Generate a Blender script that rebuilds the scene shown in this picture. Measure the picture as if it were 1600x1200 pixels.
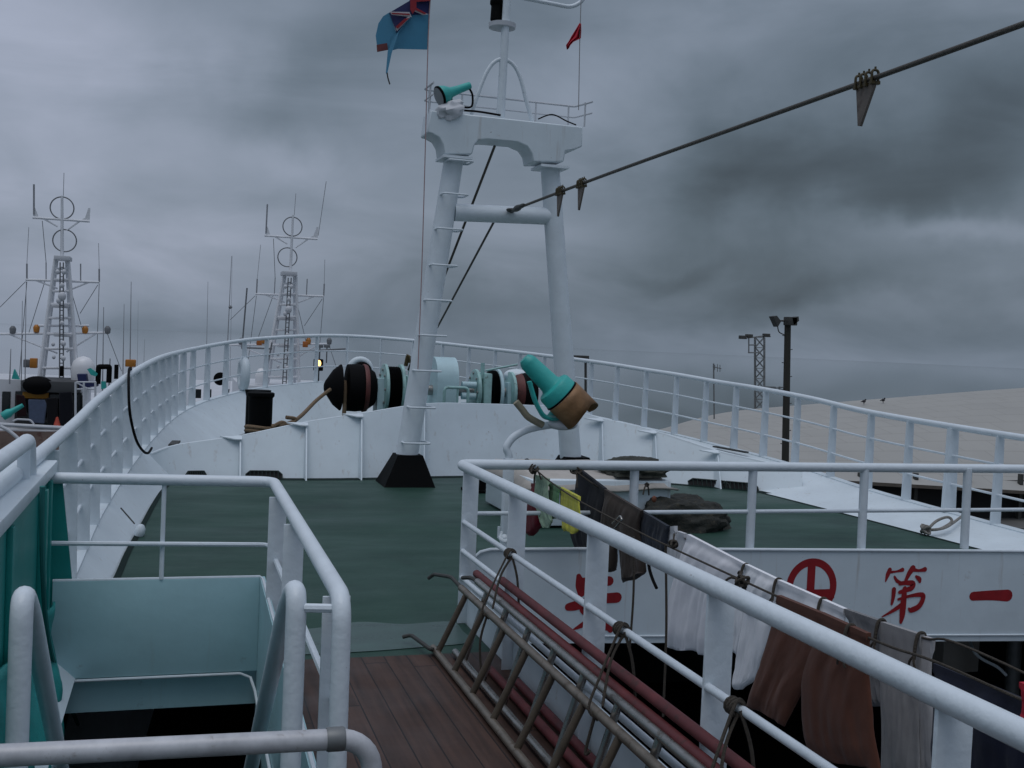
import bpy, bmesh, math, random
import numpy as np
from mathutils import Vector, Matrix, noise as mnoise
random.seed(7)
for o in list(bpy.data.objects): bpy.data.objects.remove(o)
SC = bpy.context.scene; COL = SC.collection

# ------------------------------------------------------------------ camera
# ship frame: +Y towards the bow, +X to starboard, Z up, z = 0 on the main deck
FPX = 1700.0
def nrm(v): v = np.array(v, float); return v/np.linalg.norm(v)
_Y = nrm([(280-800)/FPX, (515-600)/FPX, 1]); _X = nrm([(6300-800)/FPX, (780-600)/FPX, 1])
_X = nrm(_X-_Y*np.dot(_X, _Y)); _Z = np.cross(_X, _Y); _Z = -_Z if _Z[1] > 0 else _Z
ROT = np.array([_X, _Y, _Z]); EYE = np.array([0, 0, 1.65])
cam_data = bpy.data.cameras.new('camera'); cam = bpy.data.objects.new('camera', cam_data); COL.objects.link(cam)
r, d, f = ROT[:, 0], ROT[:, 1], ROT[:, 2]
cam.matrix_world = Matrix(((r[0], -d[0], -f[0], EYE[0]), (r[1], -d[1], -f[1], EYE[1]), (r[2], -d[2], -f[2], EYE[2]), (0, 0, 0, 1)))
cam_data.sensor_width = 36; cam_data.lens = 36*FPX/1600; cam_data.clip_start = .05; cam_data.clip_end = 8000
SC.camera = cam
def ray(px, py): return ROT @ np.array([(px-800)/FPX, (py-600)/FPX, 1.])
def onz(px, py, z=0): q = ray(px, py); return Vector(EYE+q*(z-EYE[2])/q[2])
def ony(px, py, y): q = ray(px, py); return Vector(EYE+q*(y/q[1]))
def onx(px, py, x): q = ray(px, py); return Vector(EYE+q*(x/q[0]))
CX = 3.53      # centreline of the ship

# ------------------------------------------------------------------ view, world, sun
SC.view_settings.view_transform = 'Standard'; SC.view_settings.look = 'None'
SC.view_settings.exposure = .2; SC.view_settings.gamma = 1
SUN_EL, SUN_AZ = math.radians(74), math.radians(215)     # azimuth from +Y clockwise: behind the camera, to port
world = bpy.data.worlds.new('World'); SC.world = world; world.use_nodes = True
def build_world():
    nt = world.node_tree; N = nt.nodes; L = nt.links; N.clear()
    out = N.new('ShaderNodeOutputWorld'); bg = N.new('ShaderNodeBackground')
    L.new(bg.outputs[0], out.inputs[0])
    tc = N.new('ShaderNodeTexCoord')
    def math_(op, a, b=None, c=None, clamp=False):
        n = N.new('ShaderNodeMath'); n.operation = op; n.use_clamp = clamp
        for i, v in enumerate((a, b, c)):
            if v is None: continue
            if isinstance(v, (int, float)): n.inputs[i].default_value = v
            else: L.new(v, n.inputs[i])
        return n.outputs[0]
    def vdot(a, v):
        n = N.new('ShaderNodeVectorMath'); n.operation = 'DOT_PRODUCT'; L.new(a, n.inputs[0]); n.inputs[1].default_value = v
        return n.outputs['Value']
    dirn = tc.outputs['Generated']
    # soft warp of the directions so that the cloud masses have ragged edges
    nw = N.new('ShaderNodeTexNoise'); nw.inputs['Scale'].default_value = 5.5; nw.inputs['Detail'].default_value = 5
    L.new(dirn, nw.inputs['Vector'])
    sub = N.new('ShaderNodeVectorMath'); sub.operation = 'SUBTRACT'; L.new(nw.outputs['Color'], sub.inputs[0]); sub.inputs[1].default_value = (.5, .5, .5)
    scl = N.new('ShaderNodeVectorMath'); scl.operation = 'SCALE'; L.new(sub.outputs[0], scl.inputs[0]); scl.inputs['Scale'].default_value = .21
    add = N.new('ShaderNodeVectorMath'); add.operation = 'ADD'; L.new(dirn, add.inputs[0]); L.new(scl.outputs[0], add.inputs[1])
    wd = add.outputs[0]
    # layered stratus: noise on the plane of the cloud base
    sep = N.new('ShaderNodeSeparateXYZ'); L.new(dirn, sep.inputs[0])
    zc = math_('ADD', math_('MAXIMUM', sep.outputs['Z'], 0.0), .22)
    cmb = N.new('ShaderNodeCombineXYZ')
    L.new(math_('DIVIDE', sep.outputs['X'], zc), cmb.inputs[0]); L.new(math_('DIVIDE', sep.outputs['Y'], zc), cmb.inputs[1])
    n1 = N.new('ShaderNodeTexNoise'); n1.inputs['Scale'].default_value = 1.15; n1.inputs['Detail'].default_value = 7; n1.inputs['Roughness'].default_value = .52
    n1.inputs['Distortion'].default_value = .35
    L.new(cmb.outputs[0], n1.inputs['Vector'])
    n2 = N.new('ShaderNodeTexNoise'); n2.inputs['Scale'].default_value = 3.4; n2.inputs['Detail'].default_value = 9; n2.inputs['Roughness'].default_value = .5
    zc2 = math_('ADD', math_('MAXIMUM', sep.outputs['Z'], 0.0), .62); cmb2 = N.new('ShaderNodeCombineXYZ')
    L.new(math_('DIVIDE', sep.outputs['X'], zc2), cmb2.inputs[0]); L.new(math_('DIVIDE', sep.outputs['Y'], zc2), cmb2.inputs[1]); L.new(math_('MULTIPLY', sep.outputs['Z'], 3.0), cmb2.inputs[2])
    n2.inputs['Distortion'].default_value = .5; L.new(cmb2.outputs[0], n2.inputs['Vector'])
    val = math_('ADD', math_('MULTIPLY', math_('SUBTRACT', n1.outputs['Fac'], .5), .08), math_('MULTIPLY', math_('SUBTRACT', n2.outputs['Fac'], .5), .25))
    val = math_('ADD', val, SKY_BASE)
    for (px, py, sa, se, rot, amp) in SKY_LOBES:
        q = nrm(ray(px, py)); T = nrm(np.cross(q, [0, 0, 1])); U = np.cross(T, q)
        c, s = math.cos(math.radians(rot)), math.sin(math.radians(rot))
        A = T*c+U*s; B = U*c-T*s
        a = math_('MULTIPLY', math_('SUBTRACT', vdot(wd, A), float(np.dot(q, A))), FPX/sa)
        b = math_('MULTIPLY', math_('SUBTRACT', vdot(wd, B), float(np.dot(q, B))), FPX/se)
        e = math_('POWER', 2.718, math_('MULTIPLY', math_('ADD', math_('MULTIPLY', a, a), math_('MULTIPLY', b, b)), -1.0))
        front = math_('GREATER_THAN', vdot(dirn, tuple(q)), 0.0)
        val = math_('ADD', val, math_('MULTIPLY', math_('MULTIPLY', e, front), amp))
    # brighter cloud overhead and astern (outside the picture)
    up = N.new('ShaderNodeMapRange'); up.interpolation_type = 'SMOOTHSTEP'
    L.new(sep.outputs['Z'], up.inputs[0]); up.inputs[1].default_value = .33; up.inputs[2].default_value = .85; up.inputs[3].default_value = 0; up.inputs[4].default_value = 1
    back = N.new('ShaderNodeMapRange'); back.interpolation_type = 'SMOOTHSTEP'
    L.new(vdot(dirn, tuple(-f)), back.inputs[0]); back.inputs[1].default_value = -.45; back.inputs[2].default_value = .7; back.inputs[3].default_value = 0; back.inputs[4].default_value = 1
    val = math_('ADD', val, math_('MULTIPLY', up.outputs[0], SKY_UP)); val = math_('ADD', val, math_('MULTIPLY', back.outputs[0], SKY_BACK))
    # value is the grey of the cloud in display terms -> linear
    lin = math_('POWER', math_('MAXIMUM', val, .02), 2.2)
    # hue: violet-grey where bright, slate-teal where dark
    ramp = N.new('ShaderNodeValToRGB'); L.new(val, ramp.inputs[0])
    ramp.color_ramp.elements[0].position = .38; ramp.color_ramp.elements[0].color = (.755, .995, 1.255, 1)
    ramp.color_ramp.elements[1].position = .62; ramp.color_ramp.elements[1].color = (.88, .985, 1.25, 1)
    mul = N.new('ShaderNodeVectorMath'); mul.operation = 'SCALE'; L.new(ramp.outputs['Color'], mul.inputs[0]); L.new(lin, mul.inputs['Scale'])
    sky = N.new('ShaderNodeTexSky'); sky.sky_type = 'NISHITA'; sky.sun_disc = False
    sky.sun_elevation = SUN_EL; sky.sun_rotation = SUN_AZ; sky.air_density = 1.5; sky.dust_density = 3
    sk = N.new('ShaderNodeVectorMath'); sk.operation = 'SCALE'; L.new(sky.outputs[0], sk.inputs[0]); sk.inputs['Scale'].default_value = .06
    mix = N.new('ShaderNodeMix'); mix.data_type = 'RGBA'; mix.inputs['Factor'].default_value = .94     # nearly closed overcast
    L.new(sk.outputs[0], mix.inputs['A']); L.new(mul.outputs[0], mix.inputs['B'])
    L.new(mix.outputs['Result'], bg.inputs['Color']); bg.inputs['Strength'].default_value = 1.0
SKY_BASE = .458; SKY_UP = .24; SKY_BACK = .02
# px, py (where in the sky), half widths, tilt, brightness change: the cloud masses of that afternoon
SKY_LOBES = [(-60, 60, 330, 330, 0, .17), (390, 140, 200, 75, 4, -.085), (330, 0, 200, 50, 0, .02), (470, 262, 170, 34, -6, .03), (1180, 250, 60, 110, 20, -.03), (1430, 300, 240, 50, -3, -.03), (1390, 520, 210, 26, 3, .035), (480, 330, 330, 120, -8, .055), (230, 230, 190, 60, -10, -.03),
             (1250, 320, 330, 95, -4, -.085), (1500, 220, 260, 90, 10, -.09), (1480, 372, 190, 28, -6, .09), (1300, 462, 280, 42, 5, -.06), (1040, 70, 260, 80, 6, .06),(1075, 408, 120, 22, 3, -.05),
             (1540, 90, 170, 90, 0, -.03), (1050, 240, 220, 60, -10, .02), (700, 480, 380, 70, 4, -.05), (1500, 550, 260, 50, -5, -.03), (200, 480, 340, 90, 0, .05), (820, 200, 130, 190, 0, .035)]
build_world()
sun = bpy.data.lights.new('sun', 'SUN'); sun.energy = .62; sun.angle = math.radians(40); sun.color = (1, .985, .965)
so = bpy.data.objects.new('sun', sun); COL.objects.link(so)
sd = Vector((math.sin(SUN_AZ)*math.cos(SUN_EL), math.cos(SUN_AZ)*math.cos(SUN_EL), math.sin(SUN_EL)))
so.rotation_euler = sd.to_track_quat('Z', 'Y').to_euler(); so.location = sd*50

# ------------------------------------------------------------------ materials
MATS = {}
def mat(name, col, rough=.5, metal=0., var=.12, vscale=3., spots=None, spot_amt=.62, spot_scale=9., bump=.0, bscale=40., stretch=None, spec=.5, sheen=0., emit=None, speck=None, streak=None):
    if name in MATS: return MATS[name]
    m = bpy.data.materials.new(name); m.use_nodes = True; nt = m.node_tree; N = nt.nodes; L = nt.links
    b = N['Principled BSDF']
    b.inputs['Metallic'].default_value = metal; b.inputs['Specular IOR Level'].default_value = spec
    if sheen: b.inputs['Sheen Weight'].default_value = sheen
    tc = N.new('ShaderNodeTexCoord'); mp = N.new('ShaderNodeMapping'); L.new(tc.outputs['Object'], mp.inputs[0])
    if stretch: mp.inputs['Scale'].default_value = stretch
    n = N.new('ShaderNodeTexNoise'); n.inputs['Scale'].default_value = vscale; n.inputs['Detail'].default_value = 6; n.inputs['Roughness'].default_value = .65
    L.new(mp.outputs[0], n.inputs['Vector'])
    rp = N.new('ShaderNodeValToRGB'); L.new(n.outputs['Fac'], rp.inputs[0])
    rp.color_ramp.elements[0].position = .3; rp.color_ramp.elements[1].position = .7
    rp.color_ramp.elements[0].color = (*[c*(1-var) for c in col], 1); rp.color_ramp.elements[1].color = (*[min(1, c*(1+var*.6)) for c in col], 1)
    cur = rp.outputs['Color']
    if spots:
        n3 = N.new('ShaderNodeTexNoise'); n3.inputs['Scale'].default_value = spot_scale; n3.inputs['Detail'].default_value = 8; n3.inputs['Roughness'].default_value = .7
        L.new(tc.outputs['Object'], n3.inputs['Vector'])
        r3 = N.new('ShaderNodeValToRGB'); L.new(n3.outputs['Fac'], r3.inputs[0])
        r3.color_ramp.elements[0].position = spot_amt; r3.color_ramp.elements[1].position = spot_amt+.10
        r3.color_ramp.elements[0].color = (0, 0, 0, 1); r3.color_ramp.elements[1].color = (.75, .75, .75, 1)
        mx = N.new('ShaderNodeMix'); mx.data_type = 'RGBA'; L.new(r3.outputs['Color'], mx.inputs['Factor']); L.new(cur, mx.inputs['A']); mx.inputs['B'].default_value = (*spots, 1)
        cur = mx.outputs['Result']
    def layer(cur, scl, sc, lo, hi, amt, colr, det=3):
        mp2 = N.new('ShaderNodeMapping'); mp2.inputs['Scale'].default_value = scl; L.new(tc.outputs['Object'], mp2.inputs[0])
        nn = N.new('ShaderNodeTexNoise'); nn.inputs['Scale'].default_value = sc; nn.inputs['Detail'].default_value = det; nn.inputs['Roughness'].default_value = .6; L.new(mp2.outputs[0], nn.inputs['Vector'])
        mr2 = N.new('ShaderNodeMapRange'); mr2.inputs[1].default_value = lo; mr2.inputs[2].default_value = hi; mr2.inputs[4].default_value = amt; L.new(nn.outputs['Fac'], mr2.inputs[0])
        mx2 = N.new('ShaderNodeMix'); mx2.data_type = 'RGBA'; L.new(mr2.outputs[0], mx2.inputs['Factor']); L.new(cur, mx2.inputs['A']); mx2.inputs['B'].default_value = (*colr, 1)
        return mx2.outputs['Result']
    if streak: cur = layer(cur, (9, 9, .7), 1.6, .60, .78, streak, (.30, .21, .14), 6)
    if speck: cur = layer(cur, (1, 1, 1), speck, .715, .76, .85, (.13, .07, .045), 4)
    L.new(cur, b.inputs['Base Color'])
    mr = N.new('ShaderNodeMapRange'); L.new(n.outputs['Fac'], mr.inputs[0]); mr.inputs[3].default_value = max(.02, rough-.12); mr.inputs[4].default_value = min(1, rough+.12)
    L.new(mr.outputs[0], b.inputs['Roughness'])
    if bump:
        nb = N.new('ShaderNodeTexNoise'); nb.inputs['Scale'].default_value = bscale; nb.inputs['Detail'].default_value = 5; L.new(mp.outputs[0], nb.inputs['Vector'])
        bp = N.new('ShaderNodeBump'); bp.inputs['Strength'].default_value = bump; bp.inputs['Distance'].default_value = .01
        L.new(nb.outputs['Fac'], bp.inputs['Height']); L.new(bp.outputs[0], b.inputs['Normal'])
    if emit:
        b.inputs['Emission Color'].default_value = (*emit[0], 1); b.inputs['Emission Strength'].default_value = emit[1]
    MATS[name] = m; return m
RUST = (.16, .07, .03)
WHITE = mat('white ship paint', (.67, .75, .79), .42, speck=30, streak=.38, var=.07, vscale=2.2, spots=(.40, .36, .31), spot_amt=.66, spot_scale=4, bump=.25, bscale=7)
WPIPE = mat('white pipe paint', (.69, .76, .805), .40, speck=38, var=.07, vscale=5, spots=(.36, .26, .19), spot_amt=.70, spot_scale=14, bump=.3, bscale=30)
WPLATE = mat('white bulkhead paint', (.65, .735, .78), .45, speck=26, streak=.45, var=.09, vscale=1.6, spots=(.38, .36, .33), spot_amt=.64, spot_scale=3.2, bump=.35, bscale=4)
DECK = None
PALE = mat('pale aqua paint', (.40, .62, .66), .45, speck=20, streak=.25, var=.08, vscale=2.5, spots=(.22, .3, .32), spot_amt=.64, bump=.25, bscale=9)
TEAL = mat('turquoise paint', (.03, .40, .36), .42, var=.15, vscale=4, spots=(.02, .12, .11), spot_amt=.63, bump=.2)
TEALCAB = mat('turquoise wall paint', (.012, .26, .235), .40, var=.10, vscale=2, spots=(.01, .14, .13), spot_amt=.64, streak=.12)
TARP = mat('turquoise canvas', (.014, .28, .26), .55, var=.3, vscale=6, bump=.25, bscale=120)
LTEAL = mat('light green machine paint', (.34, .55, .53), .45, var=.25, vscale=7, spots=(.10, .12, .09), spot_amt=.58, spot_scale=12)
PBLUE = mat('light blue machine paint', (.48, .66, .70), .45, var=.12, vscale=5, spots=(.2, .26, .26), spot_amt=.62, spot_scale=10)
BLACK = mat('black paint', (.0025, .003, .0033), .65, var=.3, vscale=6, spots=(.014, .012, .011), spot_amt=.6, spec=.08)
RUBBER = mat('black rubber', (.0045, .0045, .005), .75, var=.3, spec=.08)
OXIDE = mat('rusty drum paint', (.13, .035, .03), .6, var=.3, vscale=6, spots=(.02, .015, .015), spot_amt=.55)
STEEL = mat('worn steel', (.34, .33, .32), .38, metal=.75, var=.25, vscale=18, spots=(.22, .14, .09), spot_amt=.62, spot_scale=25, bump=.2)
LADDERM = mat('weathered ladder tube', (.21, .18, .145), .38, metal=.5, var=.3, vscale=14, spots=(.10, .07, .045), spot_amt=.54, spot_scale=18)
LADDERB = mat('bare aluminium tube', (.36, .35, .33), .28, metal=.85, var=.2, vscale=14, spots=(.16, .13, .10), spot_amt=.58, spot_scale=20)
RUNG = mat('weathered wood rung', (.085, .066, .046), .55, var=.35, vscale=10, spots=(.05, .035, .025), spot_amt=.56, spot_scale=20)
REDPIPE = mat('dull red paint', (.125, .026, .028), .6, var=.35, vscale=9, spots=(.05, .022, .018), spot_amt=.56, spot_scale=14)
CABLE = mat('greased wire rope', (.085, .075, .06), .5, metal=.2, var=.35, vscale=60, bump=.6, bscale=200)
ROPE = mat('grey brown rope', (.055, .045, .034), .9, var=.35, vscale=50, bump=.6, bscale=150)
TANROPE = mat('tan rope', (.20, .14, .085), .9, var=.3, vscale=50, bump=.6, bscale=150)
BRONZE = mat('brown weathered bronze', (.25, .135, .058), .5, metal=.25, var=.35, vscale=9, spots=(.33, .21, .11), spot_amt=.6, spot_scale=22, bump=.3)
CHARRED = mat('red lettering paint', (.30, .010, .015), .5, var=.2, vscale=14)
GALV = mat('grey galvanised', (.20, .21, .21), .5, metal=.4, var=.2, vscale=8)
DARKST = mat('dark weathered steel', (.05, .05, .045), .6, var=.3, vscale=8)
TIMBER = mat('dark timber pole', (.035, .033, .026), .8, var=.35, vscale=3, stretch=(4, 4, .4), spots=(.025, .04, .02), spot_amt=.55)
BEIGE = mat('beige canvas', (.45, .42, .38), .8, var=.12, vscale=6, bump=.4, bscale=12, spots=(.25, .23, .2), spot_amt=.6)
NETM = mat('dark fishing net', (.024, .026, .022), .9, var=.5, vscale=16, bump=1., bscale=50, spots=(.07, .06, .04), spot_amt=.55, spot_scale=20)
VOID = mat('near black interior', (.012, .012, .013), .8, var=.3)
GREYW = mat('far white paint', (.58, .60, .63), .5, var=.1, vscale=1.5)
FARW = mat('far mast paint', (.74, .76, .79), .5, var=.08)
WHIP = mat('grey whip aerial', (.30, .31, .33), .5, var=.15)
FARGREY = mat('far grey steel', (.16, .17, .18), .6, var=.2)
NAVY = mat('navy tarpaulin', (.012, .02, .09), .7, var=.25)
ORANGE = mat('orange lamp glass', (.45, .17, .02), .4, var=.2)
ORSTRIPE = mat('orange band paint', (.50, .22, .015), .5, var=.15)
RADOME = mat('white radome', (.75, .76, .78), .35, var=.04)
GLASSD = mat('dark window glass', (.010, .012, .014), .12, var=.1)
LENS = mat('lamp glass', (.30, .32, .33), .12, var=.2)

def deck_mat():
    m = bpy.data.materials.new('green deck paint'); m.use_nodes = True; nt = m.node_tree; N = nt.nodes; L = nt.links; b = N['Principled BSDF']
    b.inputs['Specular IOR Level'].default_value = .24
    tc = N.new('ShaderNodeTexCoord')
    def nz(scl, sc, det, rg=.6, dist=0):
        mp = N.new('ShaderNodeMapping'); mp.inputs['Scale'].default_value = scl; L.new(tc.outputs['Object'], mp.inputs[0])
        n = N.new('ShaderNodeTexNoise'); n.inputs['Scale'].default_value = sc; n.inputs['Detail'].default_value = det; n.inputs['Roughness'].default_value = rg; n.inputs['Distortion'].default_value = dist; L.new(mp.outputs[0], n.inputs['Vector']); return n.outputs['Fac']
    def ramp(f, a, b_, ca, cb):
        r_ = N.new('ShaderNodeValToRGB'); L.new(f, r_.inputs[0]); e = r_.color_ramp.elements; e[0].position = a; e[1].position = b_; e[0].color = (*ca, 1); e[1].color = (*cb, 1); return r_.outputs[0]
    def mixc(f, a, col, k=1.0):
        mr = N.new('ShaderNodeMath'); mr.operation = 'MULTIPLY'; L.new(f, mr.inputs[0]); mr.inputs[1].default_value = k
        mx = N.new('ShaderNodeMix'); mx.data_type = 'RGBA'; L.new(mr.outputs[0], mx.inputs['Factor']); L.new(a, mx.inputs['A']); mx.inputs['B'].default_value = (*col, 1); return mx.outputs['Result']
    cur = ramp(nz((.8, 1.2, 1), 1.1, 8, .68), .32, .70, (.016, .047, .035), (.031, .078, .058))
    scuff = ramp(nz((2.2, .9, 1), 3.0, 9, .75, .6), .56, .74, (0, 0, 0), (1, 1, 1)); cur = mixc(scuff, cur, (.050, .085, .068), .5)
    dark = ramp(nz((1, 1, 1), .55, 6, .6, .8), .55, .68, (0, 0, 0), (1, 1, 1)); cur = mixc(dark, cur, (.011, .031, .024), .6)
    rust = ramp(nz((1, 1, 1), 7, 6, .7), .70, .76, (0, 0, 0), (1, 1, 1)); cur = mixc(rust, cur, (.06, .045, .03), .7)
    L.new(cur, b.inputs['Base Color'])
    mr = N.new('ShaderNodeMapRange'); L.new(nz((.6, 1.4, 1), .9, 5), mr.inputs[0]); mr.inputs[1].default_value = .35; mr.inputs[2].default_value = .65; mr.inputs[3].default_value = .42; mr.inputs[4].default_value = .66; L.new(mr.outputs[0], b.inputs['Roughness'])
    bp = N.new('ShaderNodeBump'); bp.inputs['Strength'].default_value = .35; bp.inputs['Distance'].default_value = .012; L.new(nz((1, 1, 1), 6, 8, .7), bp.inputs['Height']); L.new(bp.outputs[0], b.inputs['Normal'])
    return m
DECK = deck_mat()
def wood_mat():
    m = bpy.data.materials.new('wet deck planks'); m.use_nodes = True; nt = m.node_tree; N = nt.nodes; L = nt.links; b = N['Principled BSDF']; b.inputs['Specular IOR Level'].default_value = .28
    tc = N.new('ShaderNodeTexCoord'); sp = N.new('ShaderNodeSeparateXYZ'); L.new(tc.outputs['Object'], sp.inputs[0])
    def mth(op, a, b2=None):
        n = N.new('ShaderNodeMath'); n.operation = op
        for i, v in enumerate((a, b2)):
            if v is None: continue
            if isinstance(v, (int, float)): n.inputs[i].default_value = v
            else: L.new(v, n.inputs[i])
        return n.outputs[0]
    px = mth('DIVIDE', sp.outputs['X'], .118); fx = mth('FRACT', px); idx = mth('FLOOR', px)
    wn = N.new('ShaderNodeTexWhiteNoise'); wn.noise_dimensions = '1D'; L.new(idx, wn.inputs['W'])
    py = mth('ADD', mth('DIVIDE', sp.outputs['Y'], 2.3), wn.outputs['Value']); fy = mth('FRACT', py)
    seam = mth('MAXIMUM', mth('LESS_THAN', mth('ABSOLUTE', mth('SUBTRACT', fx, .5)), -1), mth('MAXIMUM', mth('LESS_THAN', fx, .05), mth('LESS_THAN', fy, .004)))
    cmb = N.new('ShaderNodeCombineXYZ'); L.new(mth('MULTIPLY', sp.outputs['X'], 26), cmb.inputs[0]); L.new(mth('MULTIPLY', sp.outputs['Y'], 1.6), cmb.inputs[1]); L.new(mth('ADD', idx, mth('FLOOR', py)), cmb.inputs[2])
    n = N.new('ShaderNodeTexNoise'); n.inputs['Scale'].default_value = 1; n.inputs['Detail'].default_value = 7; L.new(cmb.outputs[0], n.inputs['Vector'])
    rp = N.new('ShaderNodeValToRGB'); L.new(n.outputs['Fac'], rp.inputs[0])
    rp.color_ramp.elements[0].position = .3; rp.color_ramp.elements[1].position = .72
    rp.color_ramp.elements[0].color = (.036, .021, .016, 1); rp.color_ramp.elements[1].color = (.080, .044, .032, 1)
    hv = N.new('ShaderNodeHueSaturation'); L.new(rp.outputs[0], hv.inputs['Color'])
    L.new(mth('ADD', mth('MULTIPLY', wn.outputs['Value'], .45), .78), hv.inputs['Value'])
    mx = N.new('ShaderNodeMix'); mx.data_type = 'RGBA'; L.new(seam, mx.inputs['Factor']); L.new(hv.outputs[0], mx.inputs['A']); mx.inputs['B'].default_value = (.012, .009, .008, 1)
    L.new(mx.outputs['Result'], b.inputs['Base Color'])
    n2 = N.new('ShaderNodeTexNoise'); n2.inputs['Scale'].default_value = 2.2; n2.inputs['Detail'].default_value = 4; L.new(tc.outputs['Object'], n2.inputs['Vector'])
    mr = N.new('ShaderNodeMapRange'); L.new(n2.outputs['Fac'], mr.inputs[0]); mr.inputs[1].default_value = .35; mr.inputs[2].default_value = .65; mr.inputs[3].default_value = .38; mr.inputs[4].default_value = .65
    L.new(mr.outputs[0], b.inputs['Roughness'])
    bp = N.new('ShaderNodeBump'); bp.inputs['Strength'].default_value = .5; bp.inputs['Distance'].default_value = .006
    L.new(mth('SUBTRACT', mth('MULTIPLY', n.outputs['Fac'], .4), mth('MULTIPLY', seam, .8)), bp.inputs['Height']); L.new(bp.outputs[0], b.inputs['Normal'])
    return m
WOOD = wood_mat()
def cloth(name, col, var=.18, vs=8, stripes=None):
    return mat('cloth '+name, col, .9, var=var, vscale=vs, bump=.12, bscale=260, sheen=.1, spec=.2)
def water_mat():
    m = bpy.data.materials.new('harbour water'); m.use_nodes = True; nt = m.node_tree; N = nt.nodes; L = nt.links; b = N['Principled BSDF']
    b.inputs['Base Color'].default_value = (.12, .145, .15, 1); b.inputs['Roughness'].default_value = .03; b.inputs['IOR'].default_value = 1.45
    tc = N.new('ShaderNodeTexCoord'); n = N.new('ShaderNodeTexNoise'); n.inputs['Scale'].default_value = .9; n.inputs['Detail'].default_value = 6; L.new(tc.outputs['Object'], n.inputs['Vector'])
    bp = N.new('ShaderNodeBump'); bp.inputs['Strength'].default_value = .03; bp.inputs['Distance'].default_value = .1; L.new(n.outputs['Fac'], bp.inputs['Height']); L.new(bp.outputs[0], b.inputs['Normal'])
    return m
WATER = water_mat()

# ------------------------------------------------------------------ mesh helpers
WLOC = {}
def tag(o, label=None, cat=None, group=None, kind=None):
    if label: o['label'] = label
    if cat: o['category'] = cat
    if group: o['group'] = group
    if kind: o['kind'] = kind
    return o
def thing(name, label, cat, loc=(0, 0, 0), group=None):
    o = bpy.data.objects.new(name, None); COL.objects.link(o); o.location = loc; o.empty_display_size = .2
    WLOC[o.name] = Vector(loc); return tag(o, label, cat, group)
def spline(pts, n=8, closed=False):
    P = [Vector(p) for p in pts]; out = []
    m = len(P)
    rng = m if closed else m-1
    for i in range(rng):
        if closed: a, b, c, e = P[(i-1) % m], P[i], P[(i+1) % m], P[(i+2) % m]
        else: a, b, c, e = P[max(i-1, 0)], P[i], P[i+1], P[min(i+2, m-1)]
        for k in range(n):
            t = k/n
            out.append(.5*((2*b)+(c-a)*t+(2*a-5*b+4*c-e)*t*t+(3*b-a-3*c+e)*t*t*t))
    if not closed: out.append(P[-1])
    return out
def rounded(pts, rad, n=6):
    P = [Vector(p) for p in pts]; out = [P[0]]
    for i in range(1, len(P)-1):
        a, b, c = P[i-1], P[i], P[i+1]
        u, v = (a-b), (c-b); k = min(rad, u.length*.49, v.length*.49); A = b+u.normalized()*k; C = b+v.normalized()*k
        for j in range(n+1):
            t = j/n; out.append(A*(1-t)**2+b*2*t*(1-t)+C*t*t)
    out.append(P[-1]); return out
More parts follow.
